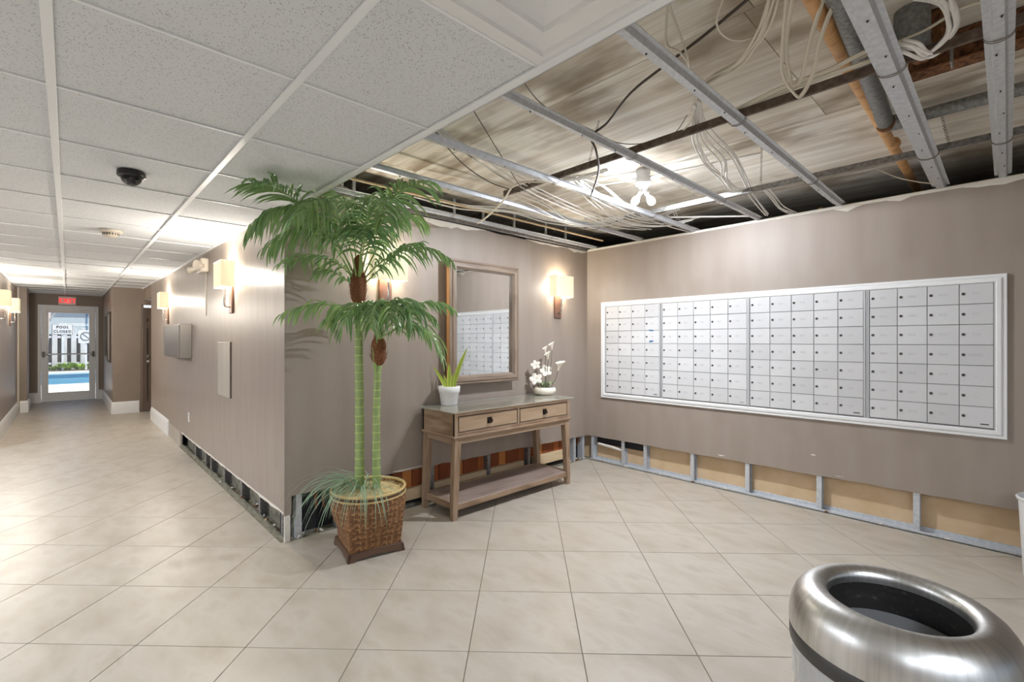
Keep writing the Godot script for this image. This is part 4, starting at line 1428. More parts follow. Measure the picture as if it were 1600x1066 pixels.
func build_mirror() -> void:
	var t := thing("wall_mirror", "tall rectangular wall mirror in a wide grey-brown wooden frame above the console table", "mirror", V(2.92, 1.612, -3.538))
	var r := Rect2(-0.43, -0.573, 0.86, 1.146)
	var prof := [Vector2(0, 0.085), Vector2(0, 0.10), Vector2(0.006, 0.106), Vector2(0.014, 0.106), Vector2(0.020, 0.100), Vector2(0.032, 0.112), Vector2(0.066, 0.112), Vector2(0.072, 0.098), Vector2(0.080, 0.09), Vector2(0.086, 0.06)]
	for k in 4:
		var st := new_st()
		mitre(st, r, prof, Vector3.ZERO, Vector3.RIGHT, Vector3.UP, Vector3.BACK, k)
		obj("frame_rail" if k % 2 == 0 else "frame_stile", st, M.frame_x if k % 2 == 0 else M.frame_y, t)
	var st := new_st()
	for k in 4:
		mitre(st, r, [Vector2(0.002, 0.045), Vector2(0.0, 0.085), Vector2(0.03, 0.085)], Vector3.ZERO, Vector3.RIGHT, Vector3.UP, Vector3.BACK, k)
	obj("frame_edge", st, M.frame_side, t)
	st = new_st()
	for k in 4:
		mitre(st, r, [Vector2(0.012, 0.0), Vector2(0.012, 0.046), Vector2(0.03, 0.046)], Vector3.ZERO, Vector3.RIGHT, Vector3.UP, Vector3.BACK, k)
	obj("frame_backing", st, M.frame_back, t)
	box_obj("mirror_glass", V(-0.35, -0.495, 0.06), V(0.35, 0.495, 0.068), M.mirror, t, 0.0)

# ---------------------------------------------------------------- palm
func fronds() -> Array:
	return [FRONDS_U, FRONDS_L]

var CP := {
	"A": [V(1.87,2.74,-0.66),V(1.93,2.72,-0.86),V(1.97,2.70,-1.04),V(2.04,2.68,-1.29),V(2.19,2.66,-1.54),V(2.19,2.62,-1.65),V(2.25,2.56,-1.66),V(2.48,2.53,-1.81),V(2.76,2.50,-2.08)],
	"B": [V(1.54,2.66,-1.56),V(1.78,2.68,-1.67),V(2.00,2.68,-1.70),V(2.18,2.65,-1.64),V(2.45,2.67,-1.67),V(2.61,2.68,-1.59),V(2.60,2.66,-1.37),V(2.43,2.66,-1.19)],
	"C": [V(1.48,2.62,-1.86),V(1.89,2.62,-2.14),V(2.36,2.55,-2.41)],
	"D1": [V(1.48,2.62,-2.20),V(1.87,2.62,-2.47),V(2.24,2.60,-2.60),V(2.49,2.57,-2.54)],
	"D2": [V(1.48,2.62,-2.21),V(1.87,2.62,-2.36),V(2.36,2.60,-2.49),V(2.69,2.60,-2.48)],
	"E": [V(1.51,2.64,-2.21),V(1.84,2.62,-2.29),V(2.14,2.58,-2.26),V(2.43,2.57,-2.24),V(2.64,2.60,-2.09),V(2.65,2.60,-1.88)],
	"F": [V(2.62,2.60,-2.11),V(2.51,2.58,-2.25),V(2.34,2.57,-2.42),V(2.40,2.50,-2.64),V(2.56,2.48,-3.02),V(2.68,2.50,-3.28)],
	"G": [V(2.65,2.62,-2.16),V(3.04,2.60,-2.25),V(3.42,2.58,-2.30),V(3.77,2.56,-2.29),V(3.99,2.60,-2.23),V(4.06,2.66,-2.07)],
	"H": [V(2.00,2.60,-3.24),V(2.41,2.58,-3.17),V(2.83,2.58,-2.99),V(3.29,2.57,-2.95),V(3.65,2.57,-2.78),V(3.77,2.60,-2.53)],
	"I": [V(1.63,2.74,-0.87),V(1.74,2.70,-0.94),V(1.82,2.68,-0.98),V(1.88,2.67,-0.96),V(2.01,2.68,-0.98),V(2.15,2.68,-1.03)],
	"I2": [V(1.62,2.74,-0.88),V(1.77,2.70,-0.91),V(1.90,2.68,-0.94),V(2.02,2.68,-0.98),V(2.15,2.68,-1.03)],
	"J": [V(1.93,2.74,-0.60),V(2.05,2.70,-0.69),V(2.14,2.67,-0.81),V(2.18,2.66,-0.95),V(2.23,2.66,-1.02),V(2.33,2.64,-1.09)],
	"K": [V(1.79,2.74,-0.73),V(1.86,2.70,-0.79),V(1.95,2.68,-0.79),V(2.02,2.68,-0.75),V(2.09,2.72,-0.70)],
	"L": [V(1.96,2.74,-0.57),V(2.09,2.66,-0.62),V(2.25,2.60,-0.67),V(2.37,2.56,-0.67),V(2.43,2.56,-0.65),V(2.34,2.60,-0.58),V(2.19,2.66,-0.51),V(2.09,2.74,-0.44)],
	"L2": [V(1.97,2.74,-0.56),V(2.15,2.66,-0.63),V(2.31,2.60,-0.66),V(2.37,2.58,-0.66),V(2.35,2.60,-0.62),V(2.18,2.66,-0.54),V(2.06,2.74,-0.47)],
	"M1": [V(2.29,2.64,-1.08),V(2.54,2.63,-1.20),V(2.74,2.62,-1.28),V(3.12,2.62,-1.38),V(3.41,2.60,-1.40),V(3.64,2.58,-1.43),V(3.88,2.62,-1.40)],
	"M2": [V(2.29,2.64,-1.08),V(2.55,2.64,-1.17),V(2.78,2.63,-1.23),V(3.10,2.62,-1.27),V(3.40,2.60,-1.38),V(3.70,2.60,-1.43),V(3.85,2.62,-1.38)],
	"M3": [V(2.30,2.64,-1.07),V(2.53,2.64,-1.14),V(2.76,2.63,-1.17),V(3.13,2.62,-1.21),V(3.71,2.62,-1.35),V(4.02,2.62,-1.42),V(4.49,2.56,-1.46)],
	"M4": [V(3.90,2.64,-1.41),V(3.98,2.66,-1.34),V(4.20,2.64,-1.34),V(4.51,2.60,-1.36),V(4.63,2.56,-1.29)],
	"N": [V(2.32,2.64,-1.09),V(2.39,2.60,-1.15),V(2.51,2.62,-1.27),V(2.54,2.64,-1.38)],
	"O": [V(2.50,2.62,-0.99),V(2.44,2.63,-0.76),V(2.44,2.64,-0.55),V(2.42,2.64,-0.37),V(2.46,2.63,-0.27)],
	"O2": [V(2.54,2.62,-0.99),V(2.49,2.63,-0.76),V(2.47,2.63,-0.56),V(2.46,2.63,-0.39)],
	"P": [V(2.29,2.72,-0.22),V(2.36,2.70,-0.16),V(2.43,2.66,-0.14),V(2.47,2.62,-0.15),V(2.50,2.59,-0.20),V(2.48,2.58,-0.23),V(2.39,2.58,-0.25),V(2.38,2.60,-0.29)],
	"Q": [V(2.48,2.66,-0.45),V(2.46,2.66,-0.32),V(2.46,2.67,-0.22),V(2.42,2.68,-0.12),V(2.43,2.68,-0.05)],
	"R": [V(4.01,2.62,-0.62),V(4.26,2.60,-0.54),V(4.40,2.58,-0.45),V(4.51,2.57,-0.37)],
	"S": [V(4.73,2.57,0.01),V(4.88,2.50,0.03),V(5.01,2.47,0.06),V(4.93,2.46,0.09)],
	"U": [V(3.95,2.62,-2.07),V(4.37,2.60,-2.20),V(4.61,2.57,-2.15)],
	"U2": [V(3.97,2.60,-2.15),V(4.36,2.58,-2.23),V(4.70,2.56,-2.16)],
	"E2": [V(1.88,2.62,-2.31),V(2.21,2.60,-2.40),V(2.70,2.58,-2.49),V(3.28,2.57,-2.57),V(3.89,2.57,-2.61),V(4.38,2.60,-2.55)],
	"G2": [V(2.69,2.62,-2.16),V(3.12,2.60,-2.34),V(3.59,2.57,-2.45),V(4.00,2.56,-2.40),V(4.23,2.57,-2.23),V(4.37,2.62,-2.04)],
	"X": [V(2.51,2.60,-2.65),V(2.92,2.58,-2.69),V(3.36,2.55,-2.78),V(3.73,2.56,-2.72),V(3.79,2.60,-2.48),V(3.88,2.64,-2.36)],
	"Y": [V(2.68,2.62,-2.13),V(2.97,2.62,-2.13),V(3.40,2.60,-2.22),V(3.99,2.57,-2.29),V(4.61,2.56,-2.25)],
	"W": [V(1.47,2.60,-3.43),V(1.63,2.58,-3.46),V(1.76,2.58,-3.38),V(1.86,2.60,-3.27)],
}
var FRONDS_U := [
	[[V(1.48,1.81,-3.13),V(1.19,2.28,-3.07),V(0.92,2.37,-2.91),V(0.75,2.32,-2.90)],0.26,0.5],
	[[V(1.48,1.81,-3.13),V(1.26,2.35,-3.08),V(0.96,2.33,-3.02),V(0.79,2.12,-3.04)],0.30,1.1],
	[[V(1.48,1.81,-3.13),V(1.34,2.26,-3.13),V(1.12,2.24,-3.21),V(0.96,2.05,-3.36)],0.26,1.0],
	[[V(1.48,1.81,-3.13),V(1.29,2.29,-2.91),V(1.09,2.37,-2.76),V(0.93,2.14,-2.70)],0.32,1.2],
	[[V(1.48,1.81,-3.13),V(1.36,2.31,-2.84),V(1.32,2.41,-2.53),V(1.30,2.12,-2.41)],0.30,1.1],
	[[V(1.48,1.81,-3.13),V(1.50,2.26,-2.98),V(1.56,2.49,-2.79),V(1.64,2.44,-2.51)],0.27,0.7],
	[[V(1.48,1.81,-3.13),V(1.54,1.99,-3.02),V(1.69,2.17,-2.80),V(1.88,2.01,-2.63)],0.26,0.8],
	[[V(1.48,1.81,-3.13),V(1.61,1.91,-3.09),V(1.72,2.13,-3.05),V(1.88,2.16,-2.97)],0.20,0.6],
	[[V(1.48,1.81,-3.13),V(1.44,1.97,-3.19),V(1.32,2.12,-3.36),V(1.11,1.99,-3.56)],0.24,0.8],
	[[V(1.48,1.81,-3.13),V(1.40,1.85,-3.15),V(1.31,1.96,-3.16),V(1.24,1.90,-3.23)],0.18,0.7],
	[[V(1.48,1.81,-3.13),V(1.52,2.29,-3.27),V(1.49,2.54,-3.36),V(1.40,2.54,-3.43)],0.26,0.7],
	[[V(1.48,1.81,-3.13),V(1.61,2.18,-3.09),V(1.76,2.39,-3.04),V(1.88,2.32,-2.97)],0.26,0.8],
	[[V(1.48,1.81,-3.13),V(1.42,2.13,-2.92),V(1.38,2.26,-2.76),V(1.31,2.07,-2.68)],0.26,0.9],
]
var FRONDS_L := [
	[[V(1.57,1.45,-3.01),V(1.46,1.69,-3.03),V(1.23,1.74,-3.11),V(1.05,1.62,-3.28)],0.23,0.9],
	[[V(1.57,1.45,-3.01),V(1.45,1.73,-2.90),V(1.31,1.73,-2.82),V(1.23,1.53,-2.83)],0.24,1.2],
	[[V(1.57,1.45,-3.01),V(1.46,1.75,-2.82),V(1.39,1.75,-2.68),V(1.34,1.52,-2.66)],0.24,1.2],
	[[V(1.57,1.45,-3.01),V(1.55,1.75,-2.80),V(1.59,1.79,-2.63),V(1.58,1.52,-2.56)],0.24,1.2],
	[[V(1.57,1.45,-3.01),V(1.64,1.61,-2.92),V(1.77,1.79,-2.80),V(1.96,1.67,-2.69)],0.20,0.7],
	[[V(1.57,1.45,-3.01),V(1.62,1.52,-2.87),V(1.74,1.67,-2.70),V(1.83,1.32,-2.61)],0.22,0.8],
	[[V(1.57,1.45,-3.01),V(1.65,1.59,-2.98),V(1.81,1.73,-2.90),V(1.90,1.59,-2.82)],0.20,0.8],
	[[V(1.57,1.45,-3.01),V(1.57,1.62,-3.17),V(1.49,1.70,-3.31),V(1.37,1.57,-3.42)],0.20,0.8],
	[[V(1.57,1.45,-3.01),V(1.47,1.70,-2.74),V(1.45,1.77,-2.62),V(1.43,1.57,-2.57)],0.22,1.0],
]


func frond(parent: Node, p: Array, ll: float, droop: float, sd: int, org: Vector3) -> void:
	var r := RandomNumberGenerator.new()
	r.seed = sd
	var pts := []
	for i in 15:
		pts.append(bez(p, i / 14.0) - org)
	var st := new_st()
	var rs := new_st()
	tube(rs, pts, 0.0065, 6, 0.002)
	var length := 0.0
	for i in 14:
		length += (pts[i + 1] - pts[i]).length()
	var n := int(length / 0.032)
	tinted = true
	var tone := r.randf()
	for i in n:
		var t := 0.24 + 0.76 * (i + 0.5) / n
		var c := bez(p, t)
		var tg := (bez(p, min(t + 0.02, 1.0)) - bez(p, t - 0.02)).normalized()
		var s := tg.cross(Vector3.UP)
		if s.length() < 0.15:
			s = tg.cross(V(0.7, 0, 0.7))
		s = s.normalized()
		var up := s.cross(tg).normalized()
		for sg in [-1.0, 1.0]:
			var L: float = ll * (0.55 + 0.45 * sin(PI * clampf((t - 0.1) / 0.95, 0.0, 1.0))) * r.randf_range(0.85, 1.1)
			if t > 0.85:
				L *= 0.8
			var d: Vector3 = (s * sg * r.randf_range(0.6, 1.0) + tg * (0.3 + 0.55 * t) * r.randf_range(0.7, 1.2) + up * r.randf_range(0.05, 0.4)).normalized()
			var q := []
			var pos := c
			var dir := d
			for k in 6:
				q.append(pos - org)
				pos += dir * (L / 5.0)
				dir = (dir + V(0, -1, 0) * droop * r.randf_range(0.42, 0.66)).normalized()
				if pos.x < 1.22 and pos.y > ceil_y(pos.z) - 0.015:
					pos.y = ceil_y(pos.z) - 0.015
				if pos.y > 2.53:
					pos.y = 2.53
				if pos.z < -3.52:
					pos.z = -3.52
			var g := clampf(0.55 * tone + 0.45 * r.randf(), 0.0, 1.0)
			tint = rgb(88, 130, 70).lerp(rgb(166, 194, 116), g).lerp(rgb(142, 172, 150), 0.5 * r.randf()).srgb_to_linear()
			leaf_strip(st, q, r.randf_range(0.014, 0.024), 0.35, tg)
	tinted = false
	var fo := obj("frond", st, M.leaf, parent)
	obj("leaf_stalk", rs, M.leaf_light, fo)

func build_palm() -> void:
	var org := V(1.53, 0, -3.075)
	var t := thing("artificial_palm", "tall twin-stemmed palm tree with green ringed stems standing in the woven pot", "palm tree", org)
	var rel := func(x: float, y: float, z: float) -> Vector3: return V(x, y, z) - org
	# stems, with pale rings
	var A := [rel.call(1.485, 0.40, -3.122), rel.call(1.485, 0.9, -3.122), rel.call(1.482, 1.35, -3.125), rel.call(1.479, 1.76, -3.128)]
	var B := [rel.call(1.572, 0.40, -3.042), rel.call(1.570, 0.75, -3.042), rel.call(1.574, 1.10, -3.040), rel.call(1.582, 1.30, -3.034)]
	for s in [[A, 0.033, 0.026], [B, 0.029, 0.022]]:
		var st := new_st()
		var p := spline(s[0], 8)
		tube(st, p, s[1], 14, s[2])
		obj("stem", st, M.trunk, t)
		st = new_st()
		var y := 0.50
		var i := 0
		while y < s[0][3].y - 0.02:
			var q: Vector3 = p[0]
			for k in p.size() - 1:
				if p[k].y <= y and p[k + 1].y >= y:
					q = p[k].lerp(p[k + 1], (y - p[k].y) / max(0.001, p[k + 1].y - p[k].y))
			var rr := lerpf(s[1], s[2], (y - 0.4) / (s[0][3].y - 0.4))
			lathe(st, [Vector2(rr - 0.002, -0.004), Vector2(rr + 0.0015, -0.002), Vector2(rr + 0.0015, 0.002), Vector2(rr - 0.002, 0.004)], V(q.x, y, q.z), 16)
			y += 0.056 + 0.004 * ((i * 5) % 3)
			i += 1
		obj("rings", st, M.ring, t)
	# crown shafts of brown fibre
	for s in [[rel.call(1.479, 0, -3.128), 1.70, 0.20, 0.056], [rel.call(1.583, 0, -3.032), 1.27, 0.17, 0.050]]:
		var st := new_st()
		var y: float = s[1]
		var h: float = s[2]
		var R: float = s[3]
		lathe(st, [Vector2(0.022, 0), Vector2(R * 0.62, h * 0.04), Vector2(R * 0.85, h * 0.15), Vector2(R * 0.98, h * 0.4), Vector2(R, h * 0.85), Vector2(R * 0.9, h * 1.0), Vector2(R * 0.66, h * 1.12), Vector2(R * 0.58, h * 1.35), Vector2(R * 0.5, h * 1.6), Vector2(0.0, h * 1.75)], V(s[0].x, y, s[0].z), 18)
		obj("crown_shaft", st, M.fibre, t)
		st = new_st()
		var r := RandomNumberGenerator.new()
		r.seed = int(y * 100)
		for k in 46:
			var a := r.randf() * TAU
			var b := V(s[0].x + cos(a) * R * 0.85, y + h * r.randf_range(0.1, 0.75), s[0].z + sin(a) * R * 0.85)
			tube(st, [b, b + V(cos(a) * 0.012, 0.02, sin(a) * 0.012), b + V(cos(a) * 0.02, r.randf_range(0.03, 0.06), sin(a) * 0.02)], 0.0016, 4, 0.0006)
		obj("fibres", st, M.fibre, t)
	# leaf sheath where the short stem opens
	var st := new_st()
	for k in 3:
		var a := TAU * k / 3.0 + 0.6
		var b: Vector3 = rel.call(1.575, 1.18, -3.038)
		leaf_strip(st, [b + V(cos(a), 0, sin(a)) * 0.02, b + V(cos(a) * 0.035, 0.10, sin(a) * 0.035), b + V(cos(a) * 0.055, 0.22, sin(a) * 0.055)], 0.035, 0.5)
	obj("leaf_sheath", st, M.leaf_light, t)
	var sd := 1
	for set in fronds():
		for f in set:
			frond(t, f[0], f[1] * 1.12, f[2], sd, org)
			sd += 1
	# woven pot
	var pot := thing("woven_pot", "round-topped woven rattan pot on a square dark wooden base, holding the palm", "plant pot", org, deg_to_rad(-9.9))
	st = new_st()
	var NS := 64
	var NV := 14
	var prev := []
	for j in NV + 1:
		var f := float(j) / NV
		var y := lerpf(0.052, 0.415, f)
		var row := []
		for k in NS + 1:
			var a := TAU * k / NS
			var e := V(cos(a), 0, sin(a))
			var sq: float = 0.172 / max(absf(e.x), absf(e.z))
			sq = min(sq, 0.238)
			var ro: float = 0.243
			var bl := smoothstep(0.1, 0.8, f)
			var rad := lerpf(sq, ro, bl) + 0.016 * sin(PI * f)
			row.append([e * rad + V(0, y, 0), Vector2(float(k) / NS, f)])
		prev.append(row)
	for j in NV:
		for k in NS:
			var q := [prev[j][k], prev[j][k + 1], prev[j + 1][k + 1], prev[j + 1][k]]
			for tt in [[0, 1, 2], [0, 2, 3]]:
				for i in tt:
					st.set_smooth_group(0)
					st.set_uv(q[i][1])
					st.add_vertex(q[i][0])
	st.index()
	st.generate_normals()
	st.generate_tangents()
	obj("woven_body", st, M.weave, pot)
	for rim in [[0.418, 0.246, 0.010], [0.385, 0.251, 0.0055]]:
		st = new_st()
		var ring := []
		for k in 49:
			ring.append(V(cos(TAU * k / 48.0) * rim[1], rim[0], sin(TAU * k / 48.0) * rim[1]))
		tube(st, ring, rim[2], 8)
		obj("rim_cane", st, M.rattan, pot)
	st = new_st()
	lathe(st, [Vector2(0.247, 0.385), Vector2(0.25, 0.40), Vector2(0.249, 0.415)], Vector3.ZERO, 48)
	obj("rim_band", st, M.pot_base, pot)
	st = new_st()
	lathe(st, [Vector2(0.0, 0.405), Vector2(0.12, 0.408), Vector2(0.20, 0.398), Vector2(0.243, 0.38)], Vector3.ZERO, 32)
	obj("straw_filling", st, M.straw, pot)
	st = new_st()
	var r := RandomNumberGenerator.new()
	r.seed = 71
	for k in 260:
		var a := r.randf() * TAU
		var d := sqrt(r.randf()) * 0.225
		var b := V(cos(a) * d, 0.404 - 0.1 * d * d + r.randf() * 0.012, sin(a) * d)
		var e := r.randf() * TAU
		tube(st, [b - V(cos(e), 0, sin(e)) * 0.02, b + V(0, 0.006, 0), b + V(cos(e), 0.1, sin(e)) * 0.02], 0.0016, 3)
	var sw := obj("straw_strands", st, M.straw, pot)
	sw.set_meta("kind", "stuff")
	# base tray with scalloped apron
	st = new_st()
	bx(st, V(-0.182, 0.036, -0.182), V(0.182, 0.056, 0.182), 0.003)
	for k in 4:
		var pts := PackedVector2Array([Vector2(-0.192, 0.0), Vector2(-0.15, 0.0), Vector2(-0.138, 0.012), Vector2(-0.07, 0.012), Vector2(-0.05, 0.018), Vector2(0.05, 0.018), Vector2(0.07, 0.012), Vector2(0.138, 0.012), Vector2(0.15, 0.0), Vector2(0.192, 0.0), Vector2(0.184, 0.05), Vector2(-0.184, 0.05)])
		var bs := Basis(Vector3.UP, k * PI / 2)
		var lean := bs * V(0, -0.0, 0.192)
		slab(st, pts, lean, bs * V(1, 0, 0), V(0, 1, 0) + bs * V(0, 0, -0.16), bs * V(0, 0, -0.014))
	obj("base_tray", st, M.pot_base, pot)
	# drooping grass over the pot rim
	var gt := thing("grass_tuft", "drooping blue-green artificial grass spilling over the rim of the woven pot", "grass", V(1.49, 0.42, -3.10))
	st = new_st()
	for k in 150:
		var a: float
		var outr := r.randf()
		if outr < 0.55:
			a = r.randf_range(2.9, 4.4)   # mostly toward the hall
		elif outr < 0.75:
			a = r.randf_range(1.6, 2.9)
		else:
			a = r.randf() * TAU
		var L := r.randf_range(0.26, 0.60) if outr < 0.75 else r.randf_range(0.16, 0.3)
		var e := V(cos(a), 0, sin(a))
		var base := e * r.randf_range(0.0, 0.10) + V(r.randf_range(-0.04, 0.08), 0, r.randf_range(-0.03, 0.05))
		var q := []
		var pos := base
		var dir := (e * r.randf_range(0.7, 1.3) + V(0, r.randf_range(0.5, 1.4), 0)).normalized()
		for i in 9:
			q.append(pos)
			pos += dir * L / 8.0
			dir = (dir + V(0, -0.30 - 0.12 * r.randf(), 0)).normalized()
			var w := pos + V(1.49, 0.42, -3.10) - org
			var hr := Vector2(w.x, w.z).length()
			if hr < 0.268 and w.y < 0.43:
				if hr > 0.18:
					var k2 := 0.270 / hr
					pos.x += w.x * (k2 - 1.0)
					pos.z += w.z * (k2 - 1.0)
				else:
					pos.y = 0.012
			if pos.z + -3.10 < -3.52:
				pos.z = -0.42
		leaf_strip(st, q, r.randf_range(0.004, 0.0065), 0.3)
	var g := obj("blades", st, M.grass, gt)
	g.set_meta("kind", "stuff")

# ---------------------------------------------------------------- plants on the table
func build_small_plants() -> void:
	var y := 0.875
	var t := thing("potted_snake_plant", "small yellow-green snake plant in a white pot on the console table's left end", "potted plant", V(2.46, y, -3.41))
	var st := new_st()
	lathe(st, [Vector2(0.0, 0.0), Vector2(0.068, 0.0), Vector2(0.072, 0.004), Vector2(0.087, 0.105), Vector2(0.092, 0.108), Vector2(0.098, 0.163), Vector2(0.095, 0.166), Vector2(0.088, 0.165), Vector2(0.085, 0.145), Vector2(0.0, 0.145)], Vector3.ZERO, 36)
	obj("pot", st, M.ceramic, t)
	var R := V(0.726, 0, 0.687)
	var leaves := [[-0.03, -0.145, 0.19, 0.026], [0.0, 0.0, 0.22, 0.034], [0.02, 0.04, 0.13, 0.026], [0.035, 0.165, 0.36, 0.034], [0.045, 0.07, 0.16, 0.024], [-0.015, -0.05, 0.12, 0.024]]
	for l in leaves:
		st = new_st()
		var a: Vector3 = R * l[0] + V(0, 0.14, 0)
		var b: Vector3 = R * l[1] + V(0, 0.15 + l[2], 0) + V(-0.687, 0, 0.726) * 0.03 * l[0] * 10.0
		var q := []
		for k in 8:
			var f := k / 7.0
			q.append(a.lerp(b, f) + R * sin(PI * f) * -0.25 * (l[1] - l[0]) * 0.4)
		leaf_strip(st, q, l[3] * 1.25, 0.35, R)
		var lf := obj("leaf", st, M.snake_edge, t)
		st = new_st()
		for k in q.size():
			q[k] += V(-0.687, 0, 0.726) * 0.0015
		leaf_strip(st, q, l[3] * 0.8, 0.35, R)
		obj("leaf_centre", st, M.snake, lf)
	# white flower arrangement in a low cream bowl
	var f := thing("flower_arrangement", "white artificial flowers in a low cream bowl on the right end of the console table", "flowers", V(3.66, y, -3.36))
	st = new_st()
	lathe(st, [Vector2(0.0, 0.0), Vector2(0.075, 0.0), Vector2(0.10, 0.012), Vector2(0.118, 0.042), Vector2(0.112, 0.068), Vector2(0.098, 0.08), Vector2(0.092, 0.078), Vector2(0.104, 0.062), Vector2(0.0, 0.05)], Vector3.ZERO, 36)
	obj("bowl", st, M.cream, f)
	# blossoms: offset across the view, height, size, kind
	var bl := [[-0.095, 0.16, 0.062, 0], [0.01, 0.245, 0.058, 0], [-0.10, 0.31, 0.046, 0], [0.135, 0.255, 0.055, 1], [0.03, 0.375, 0.04, 1], [0.005, 0.44, 0.036, 1], [0.075, 0.475, 0.04, 1]]
	var N := V(-0.687, 0, 0.726)
	var r := RandomNumberGenerator.new()
	r.seed = 15
	for b in bl:
		var c: Vector3 = R * b[0] + V(0, b[1], 0) + N * r.randf_range(-0.02, 0.05)
		st = new_st()
		tube(st, spline([R * b[0] * 0.25 + V(0, 0.05, 0), R * b[0] * 0.8 + V(0, b[1] * 0.6, 0), c - V(0, 0.01, 0)], 5), 0.0028, 5)
		var stem := obj("flower_stem", st, M.stem_dark, f)
		st = new_st()
		if b[3] == 0:
			var ax: Vector3 = (N + V(0, 0.5, 0) + R * float(b[0])).normalized()
			var s1: Vector3 = ax.cross(Vector3.UP).normalized()
			var s2: Vector3 = s1.cross(ax)
			for ring in 3:
				for k in 5:
					var a := TAU * k / 5.0 + ring * 0.7
					var d: Vector3 = s1 * cos(a) + s2 * sin(a)
					var open: float = [1.0, 0.62, 0.3][ring]
					var L: float = b[2] * [1.0, 0.8, 0.6][ring]
					leaf_strip(st, [c, c + (d * open * 0.5 + ax * 0.35) * L, c + (d * open + ax * 0.45) * L, c + (d * open * 1.2 + ax * 0.3) * L], b[2] * 0.95, 0.4, ax.cross(d))
		else:
			# calla: rolled funnel with a pointed lip
			var dirn := (V(0, 1, 0) + R * (0.28 if b[0] > 0.1 else -0.1) + N * 0.2).normalized()
			var s1 := dirn.cross(N).normalized()
			var s2 := s1.cross(dirn)
			var pr := []
			for j in 5:
				var g := j / 4.0
				var row := []
				for k in 13:
					var a := TAU * k / 12.0
					var rad: float = b[2] * (0.12 + 0.75 * g * g)
					var h: float = b[2] * 1.7 * g * (1.0 + 0.25 * g * cos(a))
					row.append(c + dirn * h + (s1 * cos(a) + s2 * sin(a)) * rad)
				pr.append(row)
			for j in 4:
				for k in 12:
					poly(st, [pr[j][k], pr[j][k + 1], pr[j + 1][k + 1], pr[j + 1][k]], pr[j][k] - c)
		obj("blossom", st, M.petal, stem)
	st = new_st()
	for k in 9:
		var a := -0.4 + k * 0.75
		var e := R * cos(a) + N * sin(a)
		var b0 := e * 0.02 + V(0, 0.07, 0)
		leaf_strip(st, [b0, b0 + e * 0.04 + V(0, 0.045, 0), b0 + e * 0.075 + V(0, 0.06, 0), b0 + e * 0.11 + V(0, 0.04, 0)], 0.05, 0.25)
	obj("leaves", st, M.leaf_grey, f)

# ---------------------------------------------------------------- sconces
func build_sconces() -> void:
	var spots := [[V(4.06, 0, -3.54), 0.0, "lit wall sconce with a boxy cream shade between the mirror and the room corner"], [V(1.90, 0, -3.54), 0.0, "lit wall sconce on the mirror wall hidden behind the palm fronds"], [V(1.12, 0, -4.99), -PI / 2, "nearer lit sconce with a boxy cream shade on the right hall wall"], [V(1.12, 0, -8.83), -PI / 2, "farther lit sconce on the right hall wall, above the grey metal box"], [V(-0.73, 0, -9.98), PI / 2, "nearer lit sconce at the left picture edge on the left hall wall"], [V(-0.73, 0, -11.78), PI / 2, "farther lit sconce on the left hall wall close to the glass door"]]
	var first: Node3D = null
	for s in spots:
		var t: Node3D
		if first == null:
			t = make_sconce(s[2])
			first = t
		else:
			t = first.duplicate()
			t.name = numbered("wall_sconce")
			add_child(t)
			t.set_meta("label", s[2])
		t.position = s[0]
		t.rotation.y = s[1]
		for c in t.get_children():
			if c is OmniLight3D:
				c.light_energy = SCONCE_E if s[1] == 0.0 else HALL_SCONCE_E

func make_sconce(label: String) -> Node3D:
	var t := thing("wall_sconce", label, "wall lamp", Vector3.ZERO, 0.0, "boxy cream wall sconces")
	# shade: box open above and below, walls of thin cloth
	var w := 0.145
	var d := 0.125
	var y0 := 1.935
	var y1 := 2.175
	var st := new_st()
	bx(st, V(-w, y0, d - 0.003), V(w, y1, d), 0.0005)
	bx(st, V(-w, y0, 0.012), V(-w + 0.003, y1, d - 0.003), 0.0005)
	bx(st, V(w - 0.003, y0, 0.012), V(w, y1, d - 0.003), 0.0005)
	obj("lamp_shade", st, M.shade, t)
	st = new_st()
	for y in [y0, y1 - 0.006]:
		bx(st, V(-w - 0.001, y, d - 0.002), V(w + 0.001, y + 0.006, d + 0.001), 0.0)
		bx(st, V(-w - 0.001, y, 0.01), V(-w + 0.002, y + 0.006, d), 0.0)
		bx(st, V(w - 0.002, y, 0.01), V(w + 0.001, y + 0.006, d), 0.0)
	obj("shade_trim", st, M.shade_trim, t)
	box_obj("back_plate", V(-0.055, 1.70, 0.0), V(0.055, 1.96, 0.02), M.sconce_plate, t, 0.004)
	st = new_st()
	tube(st, spline([V(0, 1.76, 0.02), V(0, 1.76, 0.05), V(0, 1.78, 0.065), V(0, 1.90, 0.065), V(0, 1.99, 0.065)], 4), 0.009, 8)
	obj("arm", st, M.chrome, t)
	st = new_st()
	lathe(st, [Vector2(0.0, 0.0), Vector2(0.014, 0.0), Vector2(0.014, 0.03), Vector2(0.026, 0.06), Vector2(0.028, 0.08), Vector2(0.02, 0.10), Vector2(0.0, 0.108)], V(0, 1.99, 0.065), 16)
	obj("bulb", st, glow(rgb(255, 236, 196), 2.5), t)
	var l := OmniLight3D.new()
	l.name = "sconce_lamp"
	t.add_child(l)
	l.position = V(0, 2.06, 0.065)
	l.light_energy = SCONCE_E
	l.light_color = rgb(255, 246, 232)
	l.light_size = 0.03
	l.omni_range = 25.0
	l.omni_attenuation = 2.0
	l.shadow_enabled = true
	return t

